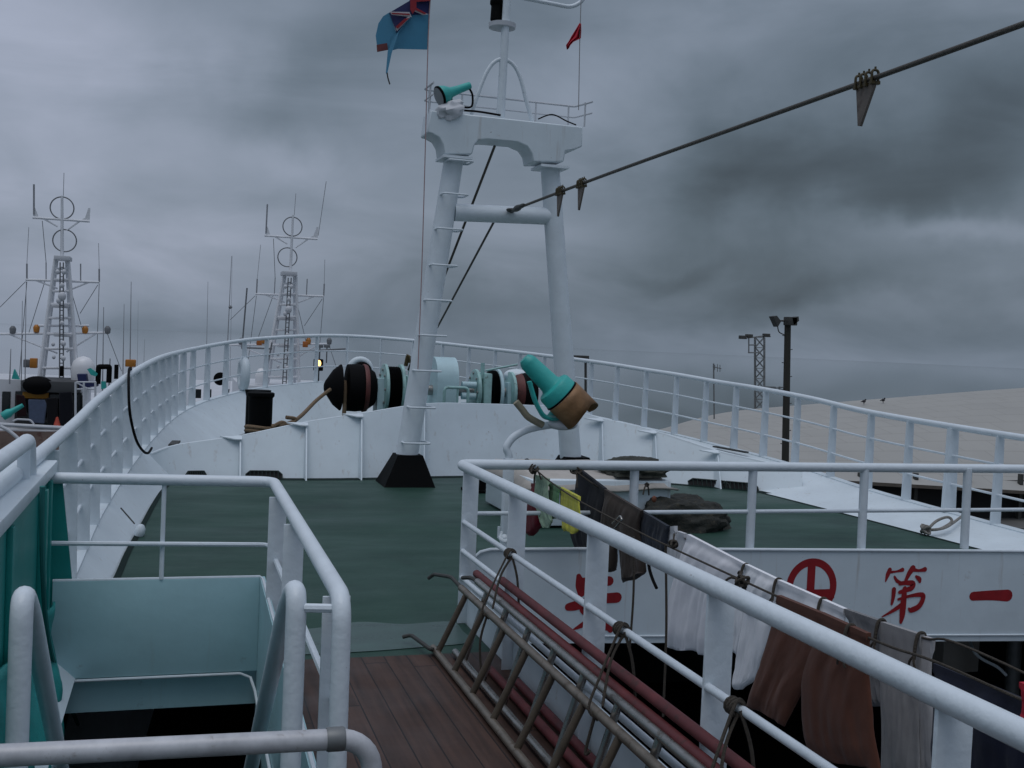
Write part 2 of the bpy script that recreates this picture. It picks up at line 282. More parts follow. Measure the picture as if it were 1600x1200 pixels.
class MB:
    def __init__(s): s.v = []; s.f = []
    def add(s, V, F): o = len(s.v); s.v += [Vector(p) for p in V]; s.f += [tuple(i+o for i in q) for q in F]; return s
    def box(s, x0, x1, y0, y1, z0, z1, bev=0., M=None):
        bm = bmesh.new(); bmesh.ops.create_cube(bm, size=1)
        for v in bm.verts: v.co = Vector(((x0+x1)/2+v.co.x*(x1-x0), (y0+y1)/2+v.co.y*(y1-y0), (z0+z1)/2+v.co.z*(z1-z0)))
        if bev: bmesh.ops.bevel(bm, geom=bm.edges[:], offset=bev, segments=2, affect='EDGES', profile=.6)
        bm.verts.index_update()
        V = [v.co.copy() for v in bm.verts]; F = [[v.index for v in q.verts] for q in bm.faces]; bm.free()
        if M: V = [M @ v for v in V]
        return s.add(V, F)
    def hexa(s, P): return s.add(P, [(0, 3, 2, 1), (4, 5, 6, 7), (0, 1, 5, 4), (1, 2, 6, 5), (2, 3, 7, 6), (3, 0, 4, 7)])
    def prism(s, pts, vec):
        P = [Vector(p) for p in pts]; n = len(P); vec = Vector(vec)
        # make sure faces point outward
        nr = Vector((0, 0, 0))
        for i in range(n): nr += P[i].cross(P[(i+1) % n])
        if nr.dot(vec) > 0: P = P[::-1]
        return s.add(P+[p+vec for p in P], [tuple(range(n)), tuple(range(2*n-1, n-1, -1))]+[(i, i+n, (i+1) % n+n, (i+1) % n) for i in range(n)])
    def tube(s, pts, r, seg=10, closed=False, sx=1., up=None):
        P = [Vector(p) for p in pts]; n = len(P); R = r if isinstance(r, (list, tuple)) else [r]*n
        T = []
        for i in range(n):
            if closed: t = P[(i+1) % n]-P[(i-1) % n]
            else: t = P[min(i+1, n-1)]-P[max(i-1, 0)]
            T.append(t.normalized() if t.length > 1e-9 else Vector((0, 0, 1)))
        u = up or (Vector((0, 0, 1)) if abs(T[0].z) < .9 else Vector((0, 1, 0)))
        N = (u-T[0]*u.dot(T[0])).normalized(); V = []; F = []
        for i in range(n):
            N = (N-T[i]*N.dot(T[i])).normalized(); B = T[i].cross(N)
            for k in range(seg):
                a = 2*math.pi*k/seg; V.append(P[i]+(N*math.cos(a)*sx+B*math.sin(a))*R[i])
        for i in range(n if closed else n-1):
            j = (i+1) % n
            for k in range(seg):
                l = (k+1) % seg; F.append((i*seg+k, i*seg+l, j*seg+l, j*seg+k))
        if not closed: F.append(tuple(range(seg-1, -1, -1))); F.append(tuple(range((n-1)*seg, n*seg)))
        return s.add(V, F)
    def cyl(s, a, b, r, r2=None, seg=16): return s.tube([a, b], [r, r if r2 is None else r2], seg)
    def lathe(s, prof, origin, axis, seg=24):
        # prof: (t along axis, radius)
        o = Vector(origin); A = Vector(axis).normalized(); u = Vector((0, 0, 1)) if abs(A.z) < .9 else Vector((1, 0, 0))
        N = (u-A*u.dot(A)).normalized(); B = A.cross(N); V = []; F = []
        for t, r in prof:
            for k in range(seg):
                a = 2*math.pi*k/seg; V.append(o+A*t+(N*math.cos(a)+B*math.sin(a))*max(r, 1e-4))
        for i in range(len(prof)-1):
            for k in range(seg):
                l = (k+1) % seg; F.append((i*seg+k, i*seg+l, (i+1)*seg+l, (i+1)*seg+k))
        F.append(tuple(range(seg-1, -1, -1))); F.append(tuple(range((len(prof)-1)*seg, len(prof)*seg)))
        return s.add(V, F)
    def grid(s, rows, close_u=False):
        nu = len(rows[0]); V = [p for q in rows for p in q]; F = []
        for i in range(len(rows)-1):
            for k in range(nu if close_u else nu-1):
                l = (k+1) % nu; F.append((i*nu+k, i*nu+l, (i+1)*nu+l, (i+1)*nu+k))
        return s.add(V, F)
    def ball(s, c, r, sc=(1, 1, 1), seg=16, rings=10):
        V = []; F = []; c = Vector(c)
        for i in range(rings+1):
            t = math.pi*i/rings
            for k in range(seg):
                a = 2*math.pi*k/seg; V.append(c+Vector((math.sin(t)*math.cos(a)*sc[0], math.sin(t)*math.sin(a)*sc[1], math.cos(t)*sc[2]))*r)
        for i in range(rings):
            for k in range(seg):
                l = (k+1) % seg; F.append((i*seg+k, (i+1)*seg+k, (i+1)*seg+l, i*seg+l))
        return s.add(V, F)
    def build(s, name, m, parent=None, ang=38, loc=None):
        base = WLOC[parent.name] if parent is not None else Vector(loc) if loc is not None else Vector((0, 0, 0))
        me = bpy.data.meshes.new(name); me.from_pydata([v-base for v in s.v], [], s.f); me.materials.append(m)
        bm = bmesh.new(); bm.from_mesh(me); bmesh.ops.recalc_face_normals(bm, faces=bm.faces[:]); bm.to_mesh(me); bm.free()
        me.polygons.foreach_set('use_smooth', [True]*len(me.polygons)); me.set_sharp_from_angle(angle=math.radians(ang)); me.update()
        o = bpy.data.objects.new(name, me); COL.objects.link(o)
        if parent is not None: o.parent = parent
        else: o.location = base
        WLOC[o.name] = base; return o
def solo(mb, name, m, label, cat, loc=None, group=None, kind=None, ang=38):
    if loc is None:
        c = sum((v for v in mb.v), Vector())/len(mb.v); loc = (c.x, c.y, min(v.z for v in mb.v))
    return tag(mb.build(name, m, None, ang, loc), label, cat, group, kind)
def struct(mb, name, m, ang=38): return tag(mb.build(name, m, None, ang), kind='structure')

# ------------------------------------------------------------------ the setting
struct(MB().add([(-4000, -4000, -7), (4000, -4000, -7), (4000, 7000, -7), (-4000, 7000, -7)], [(0, 1, 2, 3)]), 'sea', WATER)
# main deck of this ship: forward part, strip beside the stair opening, walkway and the deck underfoot
PORT_E = [(-.42, -3), (-.42, 5), (-.40, 7.0), (-.36, 7.6), (-.33, 8.4), (-.27, 9.4), (-.19, 10.8), (-.1, 11.9), (.05, 12.8), (.3, 14.6), (.6, 16.4), (1.0, 18), (1.6, 19.4), (2.4, 20.5), (3.1, 20.95), (3.53, 21.0)]
STB_E = [(3.53, 21.0), (4.1, 20.85), (4.7, 20.3), (5.3, 19.2), (5.75, 17.9), (6.1, 16.3), (6.35, 14.6), (6.6, 12.8), (6.75, 11.55), (6.85, 9.9), (6.92, 8), (6.95, 6), (6.95, -3)]
deck = MB()
fw = [p for p in PORT_E if p[1] >= 6.9]+[p for p in STB_E[1:] if p[1] >= 6.0]
poly = [(-.40, 6.28)]+fw[0:]+[(6.95, 6.28)]
poly = [p for p in poly if p[1] >= 6.27]
deck.prism([(x, y, 0) for x, y in poly], (0, 0, -.12))
deck.prism([(-.42, 5.52, .0), (-.42, 6.28, .0), (1.66, 6.28, .0), (1.66, 5.52, .0)], (0, 0, -.12))
struct(deck, 'green_deck', DECK)
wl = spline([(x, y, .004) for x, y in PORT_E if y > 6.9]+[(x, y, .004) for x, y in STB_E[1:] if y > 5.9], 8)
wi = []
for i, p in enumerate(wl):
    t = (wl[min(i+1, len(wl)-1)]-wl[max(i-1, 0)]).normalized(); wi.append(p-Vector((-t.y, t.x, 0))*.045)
struct(MB().grid([wl, wi]), 'deck_edge_strip', mat('dark green strip', (.008, .020, .017), .7, var=.3, spec=.1))  # narrow strip of darker green laid along the deck edge
m = MB()
wp = [(.50, 5.66), (.9, 5.62), (1.3, 5.66), (1.58, 5.72), (1.60, 5.95), (1.58, 6.16), (1.3, 6.14), (1.05, 6.22), (.8, 6.12), (.6, 6.05)]
m.add([Vector((x, y, .004)) for x, y in [tuple(p)[:2] for p in spline([(a, b, 0) for a, b in wp], 5, True)]], [tuple(range(50))])
struct(m, 'worn_deck_patch', mat('pale worn green paint', (.055, .10, .088), .3, var=.35, vscale=5, stretch=(.5, 2.5, 1)))
struct(MB().box(.43, 1.66, -3, 5.515, -.12, .006), 'wooden_walkway', WOOD)
struct(MB().box(-.9, .43, -3, 2.05, -.12, .0), 'bridge_deck', WOOD)
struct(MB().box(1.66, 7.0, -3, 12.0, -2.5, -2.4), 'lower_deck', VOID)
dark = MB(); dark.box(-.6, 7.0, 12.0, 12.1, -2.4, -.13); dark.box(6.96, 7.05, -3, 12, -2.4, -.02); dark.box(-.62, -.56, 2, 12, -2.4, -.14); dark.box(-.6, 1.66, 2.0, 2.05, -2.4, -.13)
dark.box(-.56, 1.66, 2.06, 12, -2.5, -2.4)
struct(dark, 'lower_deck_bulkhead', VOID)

# ------------------------------------------------------------------ bulwark
PT = [(-.72, -3, .1), (-.68, 2, .1), (-.63, 5, .12), (-.59, 7.04, .15), (-.57, 8.87, .19), (-.43, 11.36, .30), (-.23, 13.96, .385), (-.01, 16.3, .42), (.30, 18.05, .47), (.66, 18.9, .54), (1.22, 19.9, .63), (2.0, 20.72, .71), (2.75, 21.3, .76), (3.53, 21.5, .77)]
ST = [(4.25, 21.2, .745), (4.95, 20.5, .70), (5.7, 19.3, .63), (6.25, 17.9, .565), (6.62, 16.6, .51), (6.93, 15.6, .445), (7.17, 14.9, .40), (7.38, 14.0, .34), (7.50, 13.1, .30), (7.62, 12.0, .235), (7.74, 10.8, .135), (7.78, 8.61, .07), (7.8, 6, .03), (7.8, 2, 0), (7.8, -3, 0)]
TOPC = spline(PT+ST, 6)
IN = spline([(x, y, 0) for x, y in PORT_E]+[(x, y, 0) for x, y in STB_E[1:]], 8)
def in_at(p):
    # the deck edge that faces a point of the bulwark top
    return p
inl = []
cum = [0]
for a, b in zip(IN, IN[1:]): cum.append(cum[-1]+(b-a).length)
def in_point(P, T):
    best = None
    for q in IN:
        dd = (q-Vector((P.x, P.y, 0)));
        s = abs(dd.dot(T))*3+dd.length
        if best is None or s < best[0]: best = (s, q)
    return best[1].copy()
bul_in, cap_i, cap_o, outb = [], [], [], []
for i, p in enumerate(TOPC):
    t = (TOPC[min(i+1, len(TOPC)-1)]-TOPC[max(i-1, 0)]); t.z = 0; t.normalize(); nout = Vector((-t.y, t.x, 0))
    q = in_point(p, t); inl.append(q)
    bul_in.append(Vector((q.x, q.y, -.02))); cap_i.append(p-nout*.05+Vector((0, 0, .0))); cap_o.append(p+nout*.07); outb.append((p, nout, t))
# smooth the inner line
for _ in range(6):
    bul_in = [bul_in[0]]+[(bul_in[i-1]+bul_in[i]*2+bul_in[i+1])/4 for i in range(1, len(bul_in)-1)]+[bul_in[-1]]
root = thing('bulwark', 'long white steel bulwark curving round the bow at the edge of the green deck', 'bulwark', (CX, 10, 0))
MB().grid([bul_in, cap_i]).build('inner_plating', WHITE, root, 60)
MB().grid([cap_i, [p+Vector((0, 0, .012)) for p in cap_i], [p+Vector((0, 0, .012)) for p in cap_o], cap_o]).build('cap_plate', WHITE, root)
MB().grid([cap_o, [p-outb[i][1]*.2-Vector((0, 0, 1.6)) for i, p in enumerate(cap_o)], [Vector((CX+(p.x-CX)*.8, p.y*.93 if p.y > 0 else p.y, -7.2)) for p in cap_o]]).build('hull_plating', WHITE, root, 60)
# hawse slots in the bulwark
def slot(mid, along, L, Wd):
    m = MB(); a = Vector(along).normalized()*L/2; u = Vector((0, 0, 1)).cross(a).normalized()*Wd/2+Vector((0, 0, .0)); mid = Vector(mid)
    m.prism([mid-a-u, mid+a-u, mid+a+u, mid-a+u], (0, 0, .02)); m.build('hawse_slot', DARKST, root)
def cap_near(px, py):
    best = min(range(len(TOPC)), key=lambda i: (PX(TOPC[i])[0]-px)**2+(PX(TOPC[i])[1]-py)**2); return best
def PX(p):
    c = ROT.T @ (np.array(p, float)-EYE); return 800+FPX*c[0]/c[2], 600+FPX*c[1]/c[2]

# ------------------------------------------------------------------ bow railing
root = thing('bow_railing', 'tall white railing with flat posts standing on the bulwark all round the bow', 'railing', (CX, 10, 0))
H = .9
first = next(i for i, p in enumerate(TOPC) if p.y > 3.2); last = len(TOPC)-1-next(i for i, p in enumerate(reversed(TOPC)) if p.y > 3.5)
path = TOPC[first:last+1]
MB().tube([p+Vector((0, 0, H)) for p in path], .034, 12).build('top_rail', WPIPE, root)
for hh in (.3, .6): MB().tube([p+Vector((0, 0, H*hh/.9)) for p in path], .0125, 8).build('middle_rail', WPIPE, root)
fine = []
for a, b in zip(path, path[1:]):
    k = max(1, int((b-a).length/.03)); fine += [a.lerp(b, j/k) for j in range(k)]
path = fine; acc = .3
for i in range(1, len(path)):
    seg_ = (path[i]-path[i-1]).length; acc += seg_
    if acc >= (.83 if path[i].x < CX and path[i].y < 19 else .67):
        acc = 0; p = path[i]; t = (path[min(i+1, len(path)-1)]-path[i-1]); t.z = 0; t.normalize(); n = Vector((-t.y, t.x, 0))
        w = .055 if p.y > 17.5 else .06
        if p.x < CX and p.y < 15: w = .065
        tk = .018
        if p.x > CX and 1478 < PX(p)[0] < 1530: w, tk = .075, .05
        a, b = n*w, t*tk/2; z0 = Vector((0, 0, .012)); z1 = Vector((0, 0, H-.02))
        MB().hexa([p-a-b+z0, p+a-b+z0, p+a+b+z0, p-a+b+z0, p-a*.75-b+z1, p+a*.75-b+z1, p+a*.75+b+z1, p-a*.75+b+z1]).build('post', WPIPE, root)
# resample finer would be invisible

# ------------------------------------------------------------------ breakwater
BW = [(-.25, 12.25, .30), (.02, 12.5, .37), (.69, 12.62, .47), (1.42, 12.62, .64), (2.06, 12.68, .75), (2.84, 12.85, .87), (3.53, 12.95, .885), (4.66, 12.9, .87), (5.1, 12.75, .76), (5.72, 12.5, .64), (6.36, 12.05, .45), (6.8, 11.7, .36), (7.2, 11.4, .27)]
root = thing('breakwater', 'white arched breakwater plate across the green foredeck in front of the winch', 'breakwater', (CX, 12.8, 0))
def lean(p):
    p = Vector(p); e = Vector(EYE); y2 = p.y+.42*p.z/.88; return e+(p-e)*(y2/p.y)
foot_line = [Vector((x, y, -.01)) for x, y, z in BW]
line = spline([lean(p) for p in BW], 4); fline = spline(foot_line, 4)
m = MB(); m.grid([fline, line, [p+Vector((0, .05, .0)) for p in line], [p+Vector((0, .05, 0)) for p in fline]]); m.build('plating', WPLATE, root, 25)
MB().tube([p+Vector((0, .02, .0)) for p in line], .018, 8).build('top_edge', WHITE, root)
for i in range(2, 11):
    x, y, z = BW[i]
    if i in (6,): continue
    tp = lean((x, y, z-.012)); m = MB(); m.prism([tp+Vector((0, -.004, 0)), tp+Vector((0, -.07, -.03)), (x+.004, y-.19, -.005), (x, y-.004, -.005)], (.016, 0, 0)); m.build('bracket', WPLATE, root)
    tp = lean((x, y, z)); m = MB(); m.prism([tp+Vector((-.22, -.012, -.004)), tp+Vector((.025, -.012, -.002)), tp+Vector((.025, -.09, -.03)), tp+Vector((-.05, -.09, -.03))], (0, 0, .012)); m.build('bracket_cap', WHITE, root)
wet = MB(); wet.grid([[Vector((p.x, p.y-.003, .0045)) for p in fline], [Vector((p.x, p.y-.16, .0045)) for p in fline]]); struct(wet, 'breakwater_foot_strip', MATS['dark green strip'])  # same darker green strip along the foot of the breakwater
def foot_y(x):
    for p, q in zip(fline, fline[1:]):
        if p.x <= x <= q.x: return p.y+(q.y-p.y)*(x-p.x)/max(1e-6, q.x-p.x)
    return fline[-1].y
GRATE = mat('dark green grating', (.012, .03, .026), .5, var=.3)
for px0, px1, py in ((384, 440, 747), (290, 322, 749), (1096, 1142, 764), (1155, 1194, 770)):
    xa, xb = onz(px0, py, 0).x, onz(px1, py, 0).x; n = 9
    fr = [Vector((xa+(xb-xa)*k/n, foot_y(xa+(xb-xa)*k/n)-.03, .085*(1 if 0 < k < n else .55))) for k in range(n+1)]
    m = MB(); m.grid([[Vector((p.x, p.y, -.005)) for p in fr], [p+Vector((0, .036*p.z/.085, 0)) for p in fr]])
    m.build('drain_opening', VOID, root)
    m = MB(); m.tube([Vector((fr[0].x, fr[0].y-.012, 0))]+[p+Vector((0, .02, 0)) for p in fr]+[Vector((fr[-1].x, fr[-1].y-.012, 0))], .008, 6)
    for p in fr[1:-1]: m.cyl((p.x, p.y-.014, 0), (p.x, p.y+.018, .085), .006, seg=6)
    m.build('drain_grate', GRATE, root)

# ------------------------------------------------------------------ A-frame mast
root = thing('frame_mast', 'white A-frame mast with rungs on one leg and a bridge platform on top', 'mast', (CX, 12.2, 0))
MY = 12.2
P0, P1 = Vector((2.53, MY, .3)), Vector((2.94, MY, 3.75)); Q0, Q1 = Vector((4.53, MY, .3)), Vector((4.10, MY, 3.75))
lp = MB(); lp.cyl(P0, P1, .128, .112, 24); left_leg = lp.build('leg', WPIPE, root)
rp_ = MB(); rp_.cyl(Q0, Q1, .128, .112, 24); right_leg = rp_.build('leg', WPIPE, root)
for b0, top in ((Vector((2.52, MY-.02, 0)), P0), (Vector((4.54, MY-.02, 0)), Q0)):
    m = MB(); w, t = .29, .145
    m.hexa([b0+Vector((-w, -w, 0)), b0+Vector((w, -w, 0)), b0+Vector((w, w, 0)), b0+Vector((-w, w, 0)), b0+Vector((-t+.02, -t, .345)), b0+Vector((t+.02, -t, .345)), b0+Vector((t+.02, t, .345)), b0+Vector((-t+.02, t, .345))])
    m.build('foot', BLACK, root)
for pyv in (250, 303, 358, 415, 470, 525, 580, 637, 692):
    z = ony(690, pyv, MY-.12).z; s = (z-P0.z)/(P1.z-P0.z); c = P0.lerp(P1, s); rr = .128-.016*s
    m = MB(); m.tube(rounded([(c.x-.10, c.y-.05, z), (c.x-.10, c.y-rr-.11, z), (c.x+rr+.07, c.y-rr-.11, z), (c.x+rr+.07, c.y+.02, z), (c.x+rr*.7, c.y+.05, z)], .03, 3), .011, 8); m.build('rung', WPIPE, left_leg)
MB().cyl((2.97, MY, 3.13), (4.20, MY, 3.175), .10, seg=24).build('cross_tube', WPIPE, root)
beam = [(673, 172), (911, 198), (910, 229), (897, 234), (884, 236), (881, 253), (833, 253), (831, 240), (824, 229), (808, 222), (762, 218), (748, 219), (742, 226), (738, 241), (694, 241), (692, 226), (686, 215), (675, 209), (668, 207)]
m = MB(); m.prism([ony(a, b, MY-.19) for a, b in beam], (0, .38, 0)); bo = m.build('bridge_beam', WHITE, root)
md = bo.modifiers.new('bevel', 'BEVEL'); md.width = .015; md.segments = 2; md.limit_method = 'ANGLE'
for c in (P1, Q1): MB().box(c.x-.17, c.x+.17, MY-.20, MY+.2, 3.715, 3.745).build('leg_flange', WPIPE, root)
ZB = 4.25
pole = MB(); pole.cyl((3.47, MY, ZB-.02), (3.50, MY, 6.6), .05, .042, 16); po = pole.build('mast_pole', WPIPE, root)
hoop = MB(); hoop.tube(spline([(3.12, MY, ZB), (3.19, MY, 4.5), (3.28, MY, 4.75), (3.37, MY, 4.885), (3.48, MY, 4.93), (3.60, MY, 4.88), (3.69, MY, 4.74), (3.77, MY, 4.5), (3.86, MY, ZB)], 5), .023, 10); hoop.build('hoop', WPIPE, root)
arm = MB(); arm.tube(rounded([(3.5, MY, 5.665), (4.28, MY, 5.625), (4.43, MY, 5.73), (4.45, MY, 5.95)], .08), .025, 10); arm.build('yard', WPIPE, root)
lamp = MB(); lamp.lathe([(0, .09), (.02, .155), (.07, .16), (.085, .06)], (3.47, MY+.09, 5.285), (0, 0, 1)); ln = lamp.build('lamp_shade', GREYW, root)
lamp = MB(); lamp.lathe([(0, .06), (.02, .075), (.18, .07), (.2, .085), (.24, .085), (.26, .05)], (3.40, MY+.09, 5.37), (0, 0, 1)); lamp.build('lantern', BLACK, root)
rail = MB(); R0 = [(2.60, MY-.3, 4.50), (2.60, MY+.17, 4.52), (4.44, MY+.17, 4.52), (4.50, MY-.25, 4.5)]
rail.tube(rounded(R0, .05), .012, 8); rail.tube(rounded([(a, b, c-.13) for a, b, c in R0], .05), .009, 6); ro = rail.build('platform_rail', GREYW, root)
for x, y in ((2.66, MY+.17), (3.05, MY+.17), (3.95, MY+.17), (4.36, MY+.17), (2.60, MY-.15), (4.47, MY-.1)): MB().cyl((x, y, ZB-.01), (x, y, 4.52), .011, seg=8).build('platform_post', GREYW, root)
c = MB(); c.tube(spline([(2.75, MY-.1, ZB+.03), (3.0, MY-.15, ZB+.015), (3.2, MY-.05, ZB+.04), (3.45, MY-.08, ZB+.02)], 6), .012, 6); c.tube(spline([(3.9, MY-.1, ZB+.02), (4.1, MY, ZB+.11), (4.25, MY-.1, ZB+.03), (4.4, MY, ZB+.02)], 6), .008, 6)
c.build('power_cable', RUBBER, root)
# stays running from the mast down to the windlass
def rope(name, pts, r, m, label, cat='rope', n=6, group=None, seg=7):
    return solo(MB().tube(spline(pts, n) if len(pts) > 2 else pts, r, seg), name, m, label, cat, group=group)
rope('forestay', [ony(773, 228, MY), ony(638, 578, 15.2)], .016, CABLE, 'dark wire stay from under the bridge beam down to the winch', 'stay')
rope('forestay', [ony(771, 348, MY+.1), ony(688, 503, 15.2), ony(641, 590, 17.3)], .014, CABLE, 'dark wire stay from the cross tube down behind the mast leg', 'stay')

# ------------------------------------------------------------------ flag, pennant and their halyards
HY = 12.05
rope('halyard', [ony(674, -30, HY), ony(669, 60, HY), ony(664, 250, HY), ony(659, 420, HY), ony(653, 577, HY)], .006, mat('pinkish cord', (.40, .27, .27), .9), 'thin pinkish halyard running from the blue flag down along the mast leg', 'halyard', n=3)
rope('halyard', [ony(909, -30, HY), ony(906, 60, HY), ony(904, 172, HY)], .005, mat('grey cord', (.28, .27, .27), .9), 'thin grey halyard carrying the red pennant at the end of the bridge beam', 'halyard', n=3)
FS, FO = 4.137, 560
def fl(x, y, dy): return ony(FO+x/FS, y/FS, HY+dy)
FBLUE = mat('cloth light blue flag', (.045, .20, .32), .8, var=.12); FNAVY = mat('cloth navy flag', (.012, .016, .085), .8, var=.12); FRED = mat('cloth red flag', (.27, .015, .025), .8, var=.1); FWHITE = mat('cloth white flag', (.50, .48, .50), .8, var=.08)
root = thing('flag', 'folded light blue flag with a red, white and navy canton on its halyard', 'flag', tuple(fl(470, 0, 0)))
def sheet(pts, th=.006):
    m = MB(); P = [fl(*p) for p in pts]; m.prism(P, (0, th, 0)); return m
m = sheet([(475, -120, 0), (445, 320, 0), (360, 318, -.01), (255, 315, -.02), (200, 330, -.01), (205, 250, .0), (250, 190, .005), (340, 95, .0), (460, 90, .01), (462, 0, 0)])
m.build('hoist_field', FBLUE, root)
sheet([(345, 95, -.06), (262, 205, -.09), (215, 345, -.11), (185, 485, -.12), (178, 470, -.12), (190, 330, -.10), (240, 230, -.075)]).build('hanging_fold', FBLUE, root)
sheet([(200, 80, .02), (245, 212, .0), (205, 330, -.02), (120, 290, .03), (112, 230, .04), (130, 150, .05), (160, 105, .04)]).build('fly_field', FBLUE, root)
sheet([(475, -120, .012), (462, 92, .012), (345, 96, -.005), (248, 212, -.015), (200, 82, .012), (330, 5, .01), (360, -120, .01)]).build('canton', FNAVY, root)
for pts, mm, dy in (([(205, 75), (330, 78), (345, 110), (300, 105), (215, 95)], FWHITE, -.022), ([(350, 40), (450, 92), (420, 98), (345, 65)], FWHITE, -.022), ([(320, 108), (335, 112), (250, 200), (240, 180)], FWHITE, -.028),
                    ([(335, 0), (375, 0), (375, 55), (350, 90), (335, 60)], FRED, -.03), ([(215, 82), (330, 88), (335, 98), (215, 90)], FRED, -.034), ([(375, 50), (440, 85), (430, 92), (372, 66)], FRED, -.034), ([(300, 120), (330, 116), (255, 185), (240, 172)], FRED, -.036), ([(370, -120), (470, -120), (466, 5), (370, 12)], FRED, -.028)):
    m = MB(); m.prism([fl(a, b, dy) for a, b in pts], (0, .004, 0)); m.build('canton_stripe', mm, root)
sheet([(118, 290, .01), (186, 278, -.025), (190, 322, -.03), (122, 335, .0)], .01).build('shield_patch', mat('cloth dull red brown', (.12, .03, .03), .8), root)
tl = MB(); tl.tube(spline([fl(186, 470, -.12), fl(190, 500, -.12), fl(203, 545, -.12)], 4), .008, 6); tl.build('frayed_tail', DARKST, root)
root = thing('pennant', 'small red triangular pennant hanging limp from the halyard by the mast', 'pennant', tuple(fl(1435, 150, 0)))
rows = []
for l, r_ in (((1432, 150), (1437, 152)), ((1405, 195), (1438, 200)), ((1380, 235), (1436, 245)), ((1362, 268), (1388, 268)), ((1345, 292), (1368, 290)), ((1350, 320), (1357, 312))):
    rows.append([fl(l[0]+(r_[0]-l[0])*k/6, l[1]+(r_[1]-l[1])*k/6, .03*math.sin(k*1.7)) for k in range(7)])
mm = MB(); mm.grid(rows); po = mm.build('pennant_cloth', mat('cloth bright red', (.42, .012, .03), .8, var=.15), root); md = po.modifiers.new('thickness', 'SOLIDIFY'); md.thickness = .006

# ------------------------------------------------------------------ searchlight on top of the mast
def basis(ax, up=(0, 0, 1)):
    A = Vector(ax).normalized(); u = Vector(up); N = (u-A*u.dot(A)).normalized(); return A, N, A.cross(N)
root = thing('searchlight', 'small turquoise searchlight on the top of the A-frame mast, pointing to port', 'searchlight', (2.86, MY-.1, ZB))
c = ony(700, 146, MY-.1); ax = Vector((-.88, -.42, -.22))
tail0 = ony(738, 132, MY-.05); ax = (c-tail0).normalized(); ax = Vector((ax.x, -.16, ax.z)).normalized()
m = MB(); m.lathe([(-.30, .0), (-.295, .04), (-.13, .048), (-.04, .058), (.03, .10), (.08, .112), (.10, .112)], c, ax); m.build('lamp_body', TEAL, root)
m = MB(); m.lathe([(.10, .118), (.115, .12), (.125, .108)], c, ax); m.build('bezel', BLACK, root)
m = MB(); m.lathe([(.126, .104), (.13, .06), (.132, .0)], c, ax); m.build('lens', LENS, root)
m = MB(); m.cyl(c+Vector((-.02, 0, -.05)), (2.84, MY-.1, ZB+.10), .045, .05); m.build('yoke', mat('dark green paint', (.02, .09, .07), .5), root)
m = MB(); rows_ = []
for j in range(15):
    t = math.pi*j/14; row = []
    for k in range(22):
        q = 2*math.pi*k/22; p = Vector((math.sin(t)*math.cos(q), math.sin(t)*math.sin(q), math.cos(t))); kk = 1+.5*mnoise.noise(p*1.6)+.25*mnoise.noise(p*4.5)
        row.append(Vector((2.85, MY-.17, ZB-.0))+Vector((p.x*.17, p.y*.075, p.z*.10+.05*p.x))*kk)
    rows_.append(row)
m.grid(rows_, close_u=True); m.build('canvas_wrap', GREYW, root)
m = MB(); m.tube(spline([tail0+Vector((-.05, 0, -.03)), tail0+Vector((0, -.02, -.12)), tail0+Vector((-.0, 0, -.25)), (2.98, MY-.1, ZB+.06)], 6), .012, 6); m.build('power_cable', RUBBER, root)

# ------------------------------------------------------------------ winch behind the breakwater
WY, WZ = 15.5, .93
root = thing('windlass', 'large anchor windlass with black drums and pale green flanges behind the breakwater', 'windlass', (CX, WY, 0))
def wx(px): return ony(px, 610, WY).x
AXX = (1, 0, 0)
def drum(prof, m, name, seg=28): mb = MB(); mb.lathe([(wx(p)-wx(500), r) for p, r in prof], (wx(500), WY, WZ), AXX, seg); return mb.build(name, m, root)
MB().cyl((wx(512), WY, WZ), (wx(828), WY, WZ), .075).build('shaft', STEEL, root)
drum([(506, .05), (508, .09), (520, .25), (531, .33), (532, .33), (533, .11), (541, .11)], RUBBER, 'warping_head')
drum([(541, .30), (542, .335), (556, .34), (571, .325), (584, .24), (588, .14)], RUBBER, 'warping_drum')
drum([(566, .342), (567, .345), (572, .335), (573, .325)], OXIDE, 'rust_band')
for x in (587, 789):
    m = MB(); a = wx(x); m.hexa([(a, WY-.25, 0), (a+.10, WY-.25, 0), (a+.10, WY+.25, 0), (a, WY+.25, 0), (a, WY-.13, WZ+.15), (a+.10, WY-.13, WZ+.15), (a+.10, WY+.13, WZ+.15), (a, WY+.13, WZ+.15)]); m.build('bearing_pedestal', PBLUE, root)
for x, r in ((600, .36), (625, .36), (742, .33), (776, .345), (797, .31)): drum([(x-2.5, r-.01), (x-2, r), (x+2, r), (x+2.5, r-.01)], LTEAL if x not in (776,) else PBLUE, 'flange')
drum([(602.5+k*.5, .315+.012*math.sin(k*math.pi/2.5)) for k in range(41)], BLACK, 'wire_drum', 36); drum([(763.5+k*.4, .315+.010*math.sin(k*math.pi/2.5)) for k in range(27)], BLACK, 'wire_drum', 36)
for px_ in (600, 625, 742, 776):
    m = MB()
    for k in range(8): q = 2*math.pi*k/8; c_ = Vector((wx(px_-2.6), WY+.27*math.cos(q), WZ+.27*math.sin(q))); m.cyl(c_, c_+Vector((-.02, 0, 0)), .02, seg=6)
    m.build('bolt_ring', STEEL, root)
drum([(800, .22), (806, .27), (813, .29)], OXIDE, 'warping_drum'); drum([(813, .29), (824, .31), (832, .30), (833, .2)], RUBBER, 'warping_head')
gx0, gx1 = wx(675), wx(708)
m = MB(); prof = [(WY-.34, .45)]+[(WY-.34*math.cos(a), 1.06+.36*math.sin(a)) for a in np.linspace(0, math.pi, 15)]+[(WY+.34, .45)]
m.prism([(gx0, y, z) for y, z in prof], (gx1-gx0, 0, 0)); g = m.build('gear_cover', PBLUE, root)
